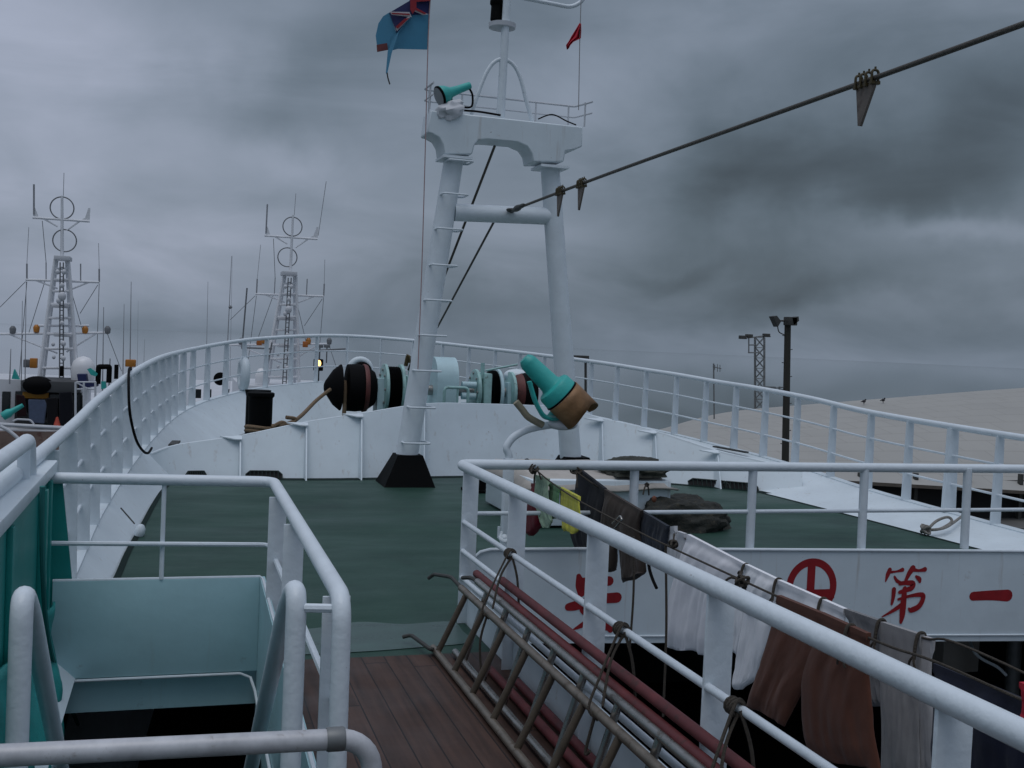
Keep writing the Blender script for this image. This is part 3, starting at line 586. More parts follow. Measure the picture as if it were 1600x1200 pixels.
m = MB(); m.box(wx(645), wx(720), WY-.4, WY+.4, 0, .62, .03); m.build('gearbox', PBLUE, root)
m = MB(); m.tube(rounded([(wx(682), WY-.5, .3), (wx(682), WY-.5, 1.0), (wx(718), WY-.5, 1.0), (wx(718), WY-.5, .3)], .06), .022, 8); m.cyl((wx(702), WY-.5, .5), (wx(702), WY-.5, .98), .014); m.build('guard_hoop', LTEAL, root)
for dz, r_ in ((.1, .05), (-.06, .05), (-.2, .045)): MB().cyl((wx(716), WY-.2, WZ+dz), (wx(738), WY-.2, WZ+dz), r_).build('hydraulic_pipe', PBLUE, root)
m = MB(); m.box(wx(748), wx(760), WY-.3, WY+.3, .2, WZ+.28, .02); m.cyl((wx(747), WY-.2, WZ+.2), (wx(747), WY-.2, WZ+.43), .03); m.build('brake_frame', LTEAL, root)
m = MB(); m.cyl((wx(750), WY-.25, WZ+.32), (wx(796), WY-.35, WZ+.43), .014); m.cyl((wx(629), WY-.3, WZ-.2), (wx(637), WY-.28, WZ+.45), .016); m.cyl((wx(625), WY-.3, WZ+.42), (wx(644), WY-.3, WZ+.41), .02); m.build('brake_lever', LTEAL, root)
m = MB(); m.box(wx(628), wx(640), WY-.3, WY+.3, .15, WZ+.2, .02); m.box(wx(632), wx(638), WY-.33, WY-.2, WZ, WZ+.33, .01); m.build('brake_frame', LTEAL, root)
m = MB(); m.tube(spline([(wx(626), WY-.3, WZ+.35), (wx(628), WY-.35, WZ+.50), (wx(630), WY-.32, WZ+.4)], 4), .03, 8); m.build('brake_spring', mat('dark brass', (.12, .09, .04), .5, metal=.4), root)
m = MB(); m.ball((wx(811), WY+.15, WZ+.25), .17, (1.2, 1, .6)); m.build('canvas_hood', WHITE, root)
rope('mooring_rope', [ony(426, 667, 13.4)+Vector((0, .1, 0)), ony(450, 662, 13.5), ony(470, 650, 14.3), ony(495, 625, 15.0), Vector((wx(512), WY-.27, WZ-.02))], .026, TANROPE, 'tan mooring rope stretched from the black bollard to the winch')
rope('mooring_rope', [Vector((wx(536), WY-.13, WZ+.1)), Vector((wx(536), WY-.2, WZ-.1)), Vector((wx(535), WY-.22, .45)), Vector((wx(535), WY-.15, .1))], .03, TANROPE, 'tan rope hanging straight down between the black winch drums')
root = thing('bollard', 'black steel mooring bollard behind the port end of the breakwater', 'bollard', (.98, 13.6, 0))
m = MB(); m.lathe([(0, .15), (.02, .145), (.86, .145), (.885, .165), (.92, .165), (.93, .15)], (.98, 13.6, 0), (0, 0, 1), 26); m.build('post', BLACK, root)
m = MB(); m.box(.7, 1.26, 13.35, 14.3, 0, .03, .01); m.lathe([(0, .15), (.85, .145), (.93, .165)], (.98, 14.1, 0), (0, 0, 1), 26); m.build('base_plate', BLACK, root)
knot = MB()
for k in range(2): knot.tube([Vector((.98+.165*math.cos(a), 13.6+.165*math.sin(a), .46+.045*k+.01*math.sin(a*2))) for a in np.linspace(0, 2*math.pi, 22)[:-1]], .024, 8, closed=True)
knot.tube(spline([ony(425, 668, 13.42), ony(440, 660, 13.45), ony(452, 664, 13.45), ony(462, 655, 13.5), ony(447, 652, 13.45)], 5), .024, 7)
solo(knot, 'rope_turns', TANROPE, 'turns of tan rope knotted round the black bollard', 'rope')
# fairleads on the bulwark
root = thing('fairlead', 'round white fairlead ring with a black throat at the very tip of the bow', 'fairlead', (3.33, 21.35, .77))
m = MB(); cc = Vector((3.42, 21.3, 1.02)); m.tube([cc+Vector((math.cos(a)*.20, 0, math.sin(a)*.20)) for a in np.linspace(0, 2*math.pi, 28)[:-1]], .065, 10, closed=True); m.build('ring', WHITE, root)
m = MB(); cc = cc+Vector((.03, -.07, -.035)); m.tube([cc+Vector((math.cos(a)*.155, 0, math.sin(a)*.155)) for a in np.linspace(0, 2*math.pi, 28)[:-1]], .04, 8, closed=True); m.build('throat', RUBBER, root)
root = thing('fairlead', 'oval white fairlead with a black hole on the port bulwark beside the railing', 'fairlead', (1.22, 19.9, .63))
i0 = min(range(len(TOPC)), key=lambda i: (TOPC[i]-Vector((1.15, 19.8, .6))).length); p, nn, tt = outb[i0]
cc = p+Vector((0, 0, .30)); A = (tt*.6-nn*.8).normalized(); Bv = Vector((0, 0, 1)); Wv = (tt*.75+nn*.66).normalized()
m = MB(); m.tube([cc+Wv*(math.cos(a)*.15)+Bv*(math.sin(a)*.22) for a in np.linspace(0, 2*math.pi, 28)[:-1]], .085, 10, closed=True); m.build('ring', WHITE, root)
m = MB(); m.prism([cc+Wv*(math.cos(a)*.12)+Bv*(math.sin(a)*.19) for a in np.linspace(0, 2*math.pi, 20)[:-1]], tuple(nn*.03)); m.build('throat', RUBBER, root)

# ------------------------------------------------------------------ wire stay overhead with hanging clamp plates
cab = [Vector((3.62, MY-.09, 3.19)), Vector((3.6, 9, 3.2)), Vector((3.6, 5, 3.195)), Vector((3.6, 1, 3.2)), Vector((3.6, -3, 3.2))]
root = thing('wire_stay', 'thick brown wire rope running overhead from the cross tube of the mast towards the camera', 'cable', (3.6, 6, 3.2))
MB().tube(spline(cab, 10), .0150, 10).build('wire', CABLE, root)
m = MB(); m.tube(spline([(3.62, MY-.1, 3.19), (3.6, MY-.3, 3.18), (3.6, MY-.65, 3.195)], 5), [.03, .03, .03, .025, .025, .025, .036, .036, .025, .025, .016], 10)
m.tube([Vector((3.61+.05*math.cos(a), MY-.16+.06*math.sin(a), 3.19)) for a in np.linspace(0, 2*math.pi, 16)[:-1]], .016, 8, closed=True); m.build('end_shackle', mat('dark shackle', (.07, .07, .065), .5, metal=.4), root)
PLATEM = mat('weathered tan plate', (.15, .125, .105), .6, var=.25, vscale=12, spots=(.07, .05, .04), spot_amt=.56)
CLIPM = mat('greasy brass clip', (.075, .058, .025), .5, metal=.35, var=.4, vscale=30)
for y0, w, label in ((5.27, .15, 'large tan triangular plate clamped under the wire rope nearest the camera'), (9.75, .135, 'tan triangular plate clamped under the wire rope, second from the mast'), (10.35, .135, 'tan triangular plate clamped under the wire rope closest to the mast')):
    root = thing('clamp_plate', label, 'clamp plate', (3.6, y0, 3.2), 'clamp plates hanging from the overhead wire rope')
    m = MB(); m.prism([(3.592, y0-w/2, 3.185), (3.592, y0+w/2, 3.185), (3.592, y0+w/2+.01, 3.165), (3.592, y0+w*.34, 2.955), (3.592, y0+w*.2, 2.95), (3.592, y0-w/2-.005, 3.15)], (.016, 0, 0)); m.build('plate', PLATEM, root)
    for k in (-.5, -.12, .2, .5):
        m = MB(); y = y0+k*w; m.tube(rounded([(3.579, y, 3.17), (3.579, y, 3.238), (3.621, y, 3.238), (3.621, y, 3.17)], .02, 4), .0075, 8); m.box(3.572, 3.628, y-.012, y+.012, 3.16, 3.178); m.cyl((3.6, y, 3.236), (3.6, y, 3.256), .006); m.build('clip', CLIPM, root)

# ------------------------------------------------------------------ railing round the well
RX, RZ, RY = 1.63, .92, 6.30
root = thing('well_railing', 'white pipe railing with flat posts round the open well to starboard', 'railing', (RX, RY, 0))
MB().tube(rounded([(RX-.01, -3, RZ), (RX, RY-.02, RZ), (7.2, RY+.06, RZ)], .07, 6), .031, 16).build('top_rail', WPIPE, root)
for z in (.60, .43, .275): MB().cyl((RX-.005, -3, z), (RX-.005, 6.125, z), .0145, seg=10).build('middle_rail', WPIPE, root)
MB().cyl((RX+.05, RY, .62), (7.2, RY+.05, .63), .0135, seg=10).build('middle_rail', WPIPE, root)
for y in (6.12, 5.2, 4.1, 3.05, 1.97, .9, -.2):
    m = MB(); m.box(RX-.02, RX+.075, y-.007, y+.007, .004, RZ-.01, .003); m.build('post', WPIPE, root)
for x in (2.78, 3.62, 4.47, 5.31, 6.15, 7.0): MB().cyl((x, RY+.01, .36), (x, RY+.02, RZ), .029, seg=14).build('post', WPIPE, root)
m = MB(); m.tube(spline([(1.92, RY+.02, .50), (1.90, RY-.02, .47), (1.93, RY-.04, .455), (1.96, RY, .48)], 5), .012, 8); m.ball((1.93, RY-.01, .47), .025); m.cyl((1.895, RY, .47), (1.895, RY, .54), .009); m.build('rope_hook', WPIPE, root)
# side coaming of the well
m = MB(); m.box(1.665, 1.69, -3, RY-.04, -2.4, .19, .004); solo(m, 'well_coaming', WPLATE, 'low white plate along the deck edge below the railing behind the ladders', 'coaming', (1.67, 3, 0))
# lettered panel
PYF = 6.25
root = thing('name_board', 'long grey white panel with red painted characters under the far railing of the well', 'sign', (4.3, PYF, 0))
pp = [(1.72, .31), (1.73, .36), (1.77, .395), (1.83, .41), (2.6, .405), (5.77, .345), (7.1, .32), (7.1, -.335), (5.82, -.30), (2.6, -.19), (1.72, -.16)]
m = MB(); m.prism([(x, PYF, z) for x, z in pp], (0, .025, 0)); m.build('panel', WPLATE, root)
m = MB(); m.tube([Vector((x, PYF-.002, z)) for x, z in pp[0:7]], .011, 8); m.tube([Vector((x, PYF-.004, z+.045)) for x, z in ((7.1, -.335), (5.82, -.30), (2.6, -.19))], .006, 6); m.build('edge_bar', WPIPE, root)
cnt = [0]
def stroke(m, pts, ox, oy, sc):
    # brush stroke: polyline with widths, on the panel face
    P = []
    for x, y, w in pts:
        q = ony(ox+x/sc, oy+y/sc, PYF-.004); q2 = ony(ox+(x+w)/sc, oy+y/sc, PYF-.004); P.append((q, (q2-q).length*.64))
    fine = []
    S = spline([Vector((p.x, p.z, w)) for p, w in P], 6)
    L_, R_ = [], []
    for i, s in enumerate(S):
        t = S[min(i+1, len(S)-1)]-S[max(i-1, 0)]; t = Vector((t.x, t.y)).normalized(); n = Vector((-t.y, t.x)); w = max(s.z, .002)
        L_.append((s.x+n.x*w, s.y+n.y*w)); R_.append((s.x-n.x*w, s.y-n.y*w))
    def cap(s, t, w, sgn):
        base = math.atan2(t.y, t.x); return [(s.x+w*math.cos(base+a), s.y+w*math.sin(base+a)) for a in ([1.05, .52, 0, -.52, -1.05] if sgn > 0 else [math.pi+1.05, math.pi+.52, math.pi, math.pi-.52, math.pi-1.05])]
    te = Vector((S[-1].x-S[-2].x, S[-1].y-S[-2].y)); ts = Vector((S[1].x-S[0].x, S[1].y-S[0].y))
    cnt[0] += 1; y = PYF-.0008-.0004*cnt[0]
    # quads strip with end caps
    o = MB(); rows = [[(a[0], y, a[1]), (b[0], y, b[1])] for a, b in zip(L_, R_)]
    m.grid(rows)
    ce = cap(S[-1], te, max(S[-1].z, .002), 1); cs = cap(S[0], ts, max(S[0].z, .002), -1)
    m.add([(L_[-1][0], y, L_[-1][1])]+[(a, y, b) for a, b in ce]+[(R_[-1][0], y, R_[-1][1])], [tuple(range(7))])
    m.add([(R_[0][0], y, R_[0][1])]+[(a, y, b) for a, b in cs]+[(L_[0][0], y, L_[0][1])], [tuple(range(7))])
def char(strokes, ox, oy, sc):
    cnt[0] = 0
    m = MB()
    for s in strokes: stroke(m, s, ox, oy, sc)
    o = m.build('painted_character', CHARRED, root); return o
char([[(145, 142, 34), (122, 195, 34), (98, 268, 12)], [(150, 168, 22), (220, 160, 16), (282, 142, 32)], [(195, 218, 18), (222, 262, 26), (262, 285, 26)],
      [(395, 125, 46), (355, 180, 38), (318, 255, 26)], [(400, 140, 30), (462, 150, 20), (525, 137, 36)], [(430, 215, 20), (462, 242, 36), (470, 270, 22)],
      [(255, 290, 30), (325, 283, 34), (392, 292, 44), (378, 340, 38), (315, 362, 34), (250, 386, 28)], [(187, 355, 36), (180, 430, 32), (163, 512, 20)],
      [(305, 345, 36), (294, 450, 46), (284, 560, 50), (276, 640, 44), (262, 712, 24)], [(235, 462, 20), (370, 424, 24), (490, 412, 36), (500, 460, 38), (455, 540, 40), (375, 578, 40), (348, 562, 16)], [(262, 528, 36), (170, 588, 26), (58, 652, 10)]], 1370, 870, 6.957)
char([[(1050, 430, 64), (1240, 420, 70), (1425, 422, 84)]], 1370, 870, 6.957)
char([[(345, 205, 60), (372, 340, 120), (385, 470, 90)], [(380, 300, 100), (620, 275, 100), (820, 280, 110)], [(600, 150, 60), (620, 230, 90)], [(185, 685, 90), (310, 660, 110), (600, 570, 110), (940, 538, 120)],
      [(600, 380, 80), (480, 650, 80), (400, 740, 60), (640, 900, 80), (800, 985, 110), (840, 1040, 70)], [(690, 600, 80), (560, 850, 70), (400, 965, 60), (250, 1042, 14)]], 870, 880, 10)
cnt[0] = 0
m = MB(); C0 = ony(1200+683/10, 860+572/10, PYF-.004); R1 = (ony(1200+1068/10, 860+572/10, PYF)-C0).length; R2 = R1*.735
m.grid([[(C0.x+R*math.cos(a), PYF-.0012, C0.z+R*math.sin(a)) for a in np.linspace(0, 2*math.pi, 48)] for R in (R1, R2)])
def bar(x0, x1, z0, z1, k): m.add([(C0.x+x0*R1, PYF-.0012-.0004*k, C0.z+z0*R1), (C0.x+x1*R1, PYF-.0012-.0004*k, C0.z+z0*R1), (C0.x+x1*R1, PYF-.0012-.0004*k, C0.z+z1*R1), (C0.x+x0*R1, PYF-.0012-.0004*k, C0.z+z1*R1)], [(0, 1, 2, 3)])
bar(-.19, .12, -.1, .93, 1); bar(-.93, .93, -.42, -.09, 2)
m.build('painted_emblem', CHARRED, root)
# things below the panel, inside the well
m = MB(); a = ony(1585, 1010, 7.4); m.cyl((a.x, 7.4, -2.4), (a.x, 7.4, -.13), .06); solo(m, 'pillar', GALV, 'grey steel pillar standing in the dark well below the lettered panel', 'pillar')
m = MB(); a = ony(1475, 1006, 8.0); b = ony(1562, 1040, 8.0); m.box(a.x, b.x, 8.0, 8.5, b.z-.05, -.2, .02); solo(m, 'locker', BEIGE, 'pale locker end half seen in the dark well under the lettered panel', 'locker')
rope('hose', [ony(1516, 1002, 7), ony(1522, 1018, 6.9), ony(1535, 1030, 6.9), ony(1558, 1042, 6.9), ony(1572, 1055, 6.9)], .012, WPIPE, 'thin white hose curling in the dark well below the panel', 'hose')

# ------------------------------------------------------------------ searchlight on its bent pipe by the well
root = thing('searchlight', 'large turquoise searchlight with a brown hood on a bent white pipe beside the well railing', 'searchlight', (2.0, 6.48, -.1))
SY = 6.48
top = ony(872, 660, SY)
m = MB(); m.tube(rounded([(1.995, SY, .90), (1.995, SY, .96), tuple(ony(790, 700, SY)), tuple(ony(800, 684, SY)), tuple(ony(820, 672, SY)), tuple(ony(845, 666, SY)), tuple(top+Vector((.0, 0, -.01)))], .06, 6), .024, 16); m.box(1.965, 2.025, SY-.03, SY+.03, -.11, .94, .008); m.build('pipe', WPIPE, root)
a0, a1 = ony(826, 567, SY-.05), ony(897, 641, SY-.05)
AX = (a1-a0).normalized(); AX = Vector((AX.x, -.10, AX.z)).normalized()
L0 = (ony(869, 610, SY-.05)-a0).length
m = MB(); m.lathe([(-.045, .0), (-.04, .035), (-.02, .05), (.0, .056), (L0*.74, .066), (L0*.80, .074), (L0*.85, .108), (L0*.91, .116), (L0+.035, .119), (L0+.04, .11)], a0, AX, 28); m.build('lamp_body', TEAL, root)
m = MB(); m.lathe([(L0+.037, .122), (L0+.047, .123), (L0+.049, .105)], a0, AX, 28); m.build('bezel', BLACK, root)
m = MB(); m.lathe([(L0+.039, .108), (L0+.044, .07), (L0+.046, .0)], a0, AX, 28); m.build('lens', LENS, root)
A, Nn, Bb = basis(AX, (.35, -.8, .35))
rows = []
for t, cut in ((.088, 1.0), (.13, 1.0), (.18, 1.0), (.225, 1.0)):
    row = []
    for k in range(33):
        th = (k/32-.5)*2*math.radians(112)
        ext = .048+(t-.088)/.137*(.150+.075*max(0, -math.sin(th))**1.6+.02*max(0, math.sin(th))**3)
        row.append(a0+A*(L0+ext)+(Nn*math.cos(th)+Bb*math.sin(th))*.126)
    rows.append(row)
m = MB(); m.grid(rows); ho = m.build('hood', BRONZE, root); md = ho.modifiers.new('thickness', 'SOLIDIFY'); md.thickness = .007
m = MB()
for dy in (-.125, .10):
    m.tube(rounded([ony(827, 596, SY+dy), ony(836, 628, SY+dy), ony(850, 653, SY+dy*.8), tuple(top+Vector((-.02, dy*.4, .03)))], .05), .015, 8, sx=1.6)
m.cyl(ony(829, 600, SY-.125), ony(829, 600, SY+.10), .014)
m.cyl(top+Vector((-.03, 0, .0)), top+Vector((-.01, 0, .05)), .06, .05); m.build('yoke', TEAL, root)
m = MB(); m.ball(top+Vector((.02, -.03, -.01)), .075, (1.3, 1, .5)); m.build('mounting_head', GREYW, root)
m = MB(); m.tube(spline([ony(806, 628, SY-.06), ony(816, 640, SY-.06), ony(826, 652, SY-.06), ony(848, 664, SY-.05)], 4), [.022]*13, 10); m.build('grip_handle', mat('tan rubber', (.27, .24, .17), .7), root)

# ------------------------------------------------------------------ deck hatch box, net pile, bitt
root = thing('deck_hatch', 'low white deck hatch with a beige canvas cover beyond the well railing', 'hatch', (3.9, 10, 0))
m = MB(); m.box(3.07, 4.45, 9.25, 10.75, .02, .44, .02); m.build('casing', WHITE, root)
rows = []
for j in range(9):
    y = 9.18+1.64*j/8; row = []
    for i in range(13):
        x = 3.0+1.5*i/12; e = max(abs(i-6)/6, abs(j-4)/4)
        row.append(Vector((x, y, .47+.035*mnoise.noise(Vector((x*2.2, y*2.2, 1)))-(.10 if e > .99 else 0))))
    rows.append(row)
m = MB(); m.grid(rows); co = m.build('canvas_cover', BEIGE, root); md = co.modifiers.new('thickness', 'SOLIDIFY'); md.thickness = .02
def heap(name, c, size, m, label, cat, seed=0, n=64):
    mb = MB(); rows = []
    for j in range(31):
        t = j/30; row = []
        for i in range(n):
            a = 2*math.pi*i/n; rr = math.cos(t*math.pi/2)**.45; sq = 1/max(abs(math.cos(a))**.6, abs(math.sin(a))**.6)**.8; p = Vector((math.cos(a)*rr*sq, math.sin(a)*rr*sq, math.sin(t*math.pi/2)**.8))
            k = 1+.22*mnoise.noise(p*1.7+Vector((seed, 0, 0)))+.13*mnoise.noise(p*4+Vector((0, seed, 0)))+.05*mnoise.noise(p*13+Vector((0, 0, seed)))
            row.append(Vector((c[0]+p.x*size[0]*k, c[1]+p.y*size[1]*k, c[2]+max(0, p.z*size[2]*(k*.7+.3)))))
        rows.append(row)
    mb.grid(rows, close_u=True); return solo(mb, name, m, label, cat, (c[0], c[1], c[2]))
OLIVE = mat('olive net', (.040, .043, .033), .9, var=.5, vscale=10, bump=.8, bscale=40)
heap('net_pile', (4.16, 9.5, .47), (.30, .28, .15), OLIVE, 'olive bundle of netting heaped on the beige hatch cover', 'net', 3)
heap('net_pile', (4.56, 9.30, .0), (.46, .34, .27), NETM, 'dark bundle of net and tarpaulin slumped over the end of the hatch', 'net', 8)
c = ony(1022, 780, 8.9); solo(MB().ball(c, .024, (1, .7, 1.3), 12, 8), 'net_float', mat('faded orange', (.16, .05, .025), .7), 'small orange float lying on the dark net heap', 'float')
root = thing('mooring_bitt', 'low black bitt on the deck between the well corner and the hatch', 'bitt', (3.0, 11.4, 0))
a = onz(747, 768, 0); m = MB(); m.lathe([(0, .10), (.15, .085), (.17, .11), (.2, .11)], (a.x, a.y, 0), (0, 0, 1), 18); m.box(a.x-.16, a.x+.16, a.y-.16, a.y+.16, .0, .03, .005); m.build('post', BLACK, root)
a = onz(216, 838, 0); root = thing('deck_light', 'small white cap lying at the port edge of the green deck', 'cap', tuple(a))
m = MB(); m.lathe([(0, .03), (.03, .042), (.07, .038), (.095, .02), (.10, 0)], a+Vector((0, 0, .0)), (.25, .1, 1), 16); m.build('cap_body', WHITE, root)
m = MB(); m.cyl(a+Vector((-.03, 0, .1)), a+Vector((-.14, .05, .22)), .006, seg=6); m.build('thin_rod', DARKST, root)

# ------------------------------------------------------------------ ladders and red pipes along the well railing
def ladder(name, label, up, lo, y0, y1, hook, m1, m2, off, r=.0185):
    root = thing(name, label, 'ladder', (up[0], (y0+y1)/2, 0), 'pipe ladders stowed on edge along the well railing')
    for (x, z), h in ((up, hook[0]), (lo, hook[1])):
        pts = [Vector((x, y0, z)), Vector((x, y1, z))]
        MB().tube(pts, r, 12).build('stile', m1, root)
        if h: MB().tube(rounded([Vector((x, y1-.03, z))]+[Vector(q) for q in h], .05), .011, 8).build('hook', DARKST, root)
    y = y1-off
    while y > y0:
        MB().cyl((up[0], y, up[1]), (lo[0], y+.02, lo[1]), .0155, seg=10).build('rung', m2, root); y -= .345
ladder('pipe_ladder', 'brown weathered pipe ladder stowed on edge nearest the wooden walkway', (1.475, .345), (1.335, .03), .6, 5.55, ([(1.47, 5.75, .36), (1.455, 6.1, .30), (1.43, 6.13, .27)], [(1.30, 5.45, .05), (1.25, 5.72, .055), (1.21, 5.74, .04)]), LADDERM, RUNG, .12)
ladder('pipe_ladder', 'shinier aluminium pipe ladder stowed on edge behind the brown one', (1.535, .40), (1.43, .032), .5, 5.45, ([(1.53, 5.55, .40), (1.515, 5.68, .37)], None), LADDERB, LADDERB, .2, .018)
for x, z, y1, lab in ((1.575, .405, 5.62, 'dull red steel pipe resting along the railing, the longer one on the ladder side'), (1.60, .455, 5.22, 'dull red steel pipe resting along the railing, the shorter one against the posts'), (1.53, .03, 5.2, 'dull red steel pipe on the deck behind the ladders, nearest the walkway'), (1.60, .035, 4.9, 'dull red steel pipe on the deck against the white coaming')):
    solo(MB().cyl((x, .4, z), (x, y1, z), .021, seg=14), 'steel_pipe', REDPIPE, lab, 'pipe', group='dull red pipes stowed with the ladders')
def lashing(y, label, drop):
    m = MB(); z1 = .605
    for k in range(1):
        dy = .035*k
        m.tube(spline([(1.475, y+dy-.05, .32), (1.445, y+dy-.03, .36), (1.49, y+dy, .45), (1.56, y+dy+.05, .56), (1.61, y+dy+.08, z1+.025), (1.64, y+dy+.09, z1), (1.60, y+dy+.07, z1-.03), (1.54, y+dy+.02, .50), (1.49, y+dy-.05, .37)], 5), .0055, 6)
    m.tube(spline([(1.61, y+.06, z1), (1.63, y+.02, .5), (1.64, y, .35)], 5), .006, 6)
    m.tube(spline([(1.465, y-.04, .33), (1.44, y-.03, .2), (1.45, y-.05, .33-drop)], 5), .006, 6)
    for a in np.linspace(0, 4, 3): m.tube([Vector((1.61+.022*math.cos(q), y+.08+a*.008, z1+.022*math.sin(q))) for q in np.linspace(0, 2*math.pi, 12)[:-1]], .007, 6, closed=True)
    solo(m, 'lashing', ROPE, label, 'rope')
lashing(5.05, 'brown rope lashing tying the ladders to the railing near its corner', .3)
lashing(3.62, 'brown rope lashing tying the ladders to the middle of the railing', .12)
lashing(2.75, 'brown rope lashing on the railing nearest the camera', .2)

# ------------------------------------------------------------------ washing lines
FX, BX = 2.2, 2.55
lineF = spline([(2.10, RY-.01, .90), (2.13, 6.05, .845), (2.17, 5.65, .79)]+[tuple(onx(a, b, FX)) for a, b in ((1000, 832), (1050, 856), (1217, 933), (1375, 1004), (1467, 1036))]+[(2.2, 2.1, .76), (2.2, 1.0, .83), (2.2, -.5, .9)], 6)
solo(MB().tube(lineF, .0045, 7), 'clothesline', ROPE, 'brown washing line nearer the railing carrying the brown trousers', 'clothesline')
lineB = spline([(2.36, RY-.01, .89), (2.42, 6.12, .83)]+[tuple(onx(a, b, BX)) for a, b in ((945, 768), (1000, 800), (1045, 826), (1100, 858), (1166, 888), (1218, 912), (1325, 955), (1440, 996), (1520, 1015))]+[(2.55, 1.8, .66), (2.55, .5, .7)], 6)
solo(MB().tube(lineB, .0045, 7), 'clothesline', ROPE, 'brown washing line farther from the railing carrying the white shirt', 'clothesline')
def garment(name, pieces, x, m, label, cat, amp=.012, puff=.022, freq=5., seed=0, extra=None):
    """pieces: lists of (left, right) outline points per row, hung in the plane of the line"""
    mb = MB(); rnd = random.Random(seed)
    for rows in pieces:
        ph = rnd.uniform(0, 6); nu = 44
        R = []
        for (l, r_) in rows: R.append((onx(*l, x), onx(*r_, x)))
        # refine rows
        Ls = spline([a for a, b in R], 8) if len(R) > 2 else [R[0][0].lerp(R[1][0], t/6) for t in range(7)]
        Rs = spline([b for a, b in R], 8) if len(R) > 2 else [R[0][1].lerp(R[1][1], t/6) for t in range(7)]
        nv = len(Ls); grid = []
        for j in range(nv):
            v = j/(nv-1); loop_f, loop_b = [], []
            wdt = (Rs[j]-Ls[j]).length
            for i in range(nu+1):
                u = i/nu; p = Ls[j].lerp(Rs[j], u); e = max(0, 1-(2*u-1)**4)**.5
                s = u*wdt*freq*4+ph
                q = u*wdt*freq*1.6; fold = amp*(.45+1.0*v)*(1.5*mnoise.noise(Vector((q+ph, v*.9, seed*3.1)))+.9*mnoise.noise(Vector((q*2.3-ph, v*1.6+q*.35, seed*7.7)))+.45*mnoise.noise(Vector((q*5, v*4, seed)))+.22*mnoise.noise(Vector((q*11+v*6, v*9-q*4, seed*2.2))))
                th = puff*e*(.35+.65*math.sin(min(1, v*1.6+.12)*math.pi/2))
                tp = .25+.75*min(1, v*6); bt = .35+.65*min(1, (1-v)*8); th = max(th*tp*bt, .010 if j < 3 else .0025); fk = min(1, v*6)
                sag = (.008 if j == 0 else 0)-(.012*(.5+.5*math.sin(s*1.3)) if j > nv*.6 else 0)
                fold *= fk; loop_f.append(p+Vector((-th+fold, 0, sag))); loop_b.append(p+Vector((th+fold, 0, sag)))
            grid.append(loop_f+loop_b[::-1])
        o = len(mb.v); mb.grid(grid, close_u=True)
        n = len(grid[0]); mb.f.append(tuple(range(o, o+n))); mb.f.append(tuple(range(o+(nv-1)*n, o+nv*n)))
    ob = solo(mb, name, m, label, cat, ang=75)
    return ob
garment('hanging_sock', [[((832, 757), (838, 758)), ((830, 772), (841, 774)), ((827, 790), (843, 793)), ((823, 808), (844, 812)), ((824, 824), (839, 826)), ((828, 834), (833, 835))]], 2.18, cloth('dark red', (.14, .008, .018)), 'dark red cloth bag hanging by a string below the railing corner', 'cloth bag', .004, .03, seed=1)
rope('hanging_string', [(2.11, RY-.02, .88), onx(835, 745, 2.18), onx(835, 758, 2.18)], .006, ROPE, 'short string holding up the dark red cloth bag', 'string', n=3)
garment('hand_towel', [[((839, 744), (857, 750)), ((837, 772), (858, 778)), ((839, 792), (861, 797)), ((845, 808), (862, 813)), ((850, 821), (858, 824))]], 2.16, cloth('pale green', (.30, .42, .30), .35, 25), 'pale green towel pegged on the line next to the red bag', 'towel', .012, .012, seed=2)
garment('hand_towel', [[((859, 755), (874, 763)), ((857, 775), (874, 782)), ((858, 792), (874, 797)), ((862, 808), (870, 810))]], 2.2, cloth('mid green', (.12, .26, .13), .5, 25), 'mid green towel pegged between the pale green one and the yellow cloth', 'towel', .012, .012, seed=3)
garment('hand_towel', [[((877, 763), (905, 778)), ((877, 790), (908, 800)), ((879, 810), (909, 818)), ((881, 827), (898, 832))]], 2.22, cloth('yellow', (.48, .47, .07), .25, 20), 'yellow cloth pegged on the line beside the black garment', 'cloth', .012, .012, seed=4)
garment('black_shirt', [[((903, 732), (946, 765)), ((898, 765), (942, 795)), ((893, 798), (938, 826)), ((891, 830), (930, 848)), ((900, 856), (924, 870)), ((913, 884), (918, 886))]], 2.5, cloth('black', (.010, .012, .018)), 'black shirt hung by its hem on the line below the mast foot', 'shirt', .006, .02, seed=5)
garment('work_trousers', [[((946, 766), (1003, 800)), ((940, 798), (998, 832)), ((940, 835), (1004, 868))], [((942, 830), (963, 848)), ((945, 868), (961, 876)), ((947, 891), (958, 891))], [((968, 846), (1006, 862)), ((971, 880), (1007, 890)), ((973, 910), (1007, 895))]], 2.5, cloth('dark brown', (.045, .034, .028), .3), 'dark brown work trousers hung next to the black shirt', 'trousers', .009, .03, seed=6)
garment('striped_shorts', [[((1002, 799), (1044, 824)), ((998, 828), (1041, 852)), ((1004, 858), (1037, 874)), ((1012, 872), (1030, 880))]], 2.53, cloth('navy grey', (.022, .028, .04), .5, 30), 'bunched navy grey shorts between the brown trousers and the white shirt', 'shorts', .02, .02, seed=7)
rope('hanging_strap', [onx(1013, 862, 2.5), onx(1014, 885, 2.5), onx(1019, 903, 2.5), onx(1026, 919, 2.5)], .009, RUBBER, 'black strap dangling below the bunched navy shorts', 'strap')
CLEAR = cloth('translucent white', (.55, .56, .58), .2, 20)
garment('work_glove', [[((1044, 826), (1056, 824)), ((1043, 850), (1058, 853)), ((1040, 882), (1055, 884))]], 2.55, CLEAR, 'limp white glove pegged nearest the navy shorts', 'glove', .008, .012, seed=8)
garment('work_glove', [[((1060, 832), (1071, 836)), ((1057, 858), (1069, 862)), ((1054, 884), (1066, 886))]], 2.55, CLEAR, 'limp white glove pegged against the white shirt', 'glove', .008, .012, seed=9)
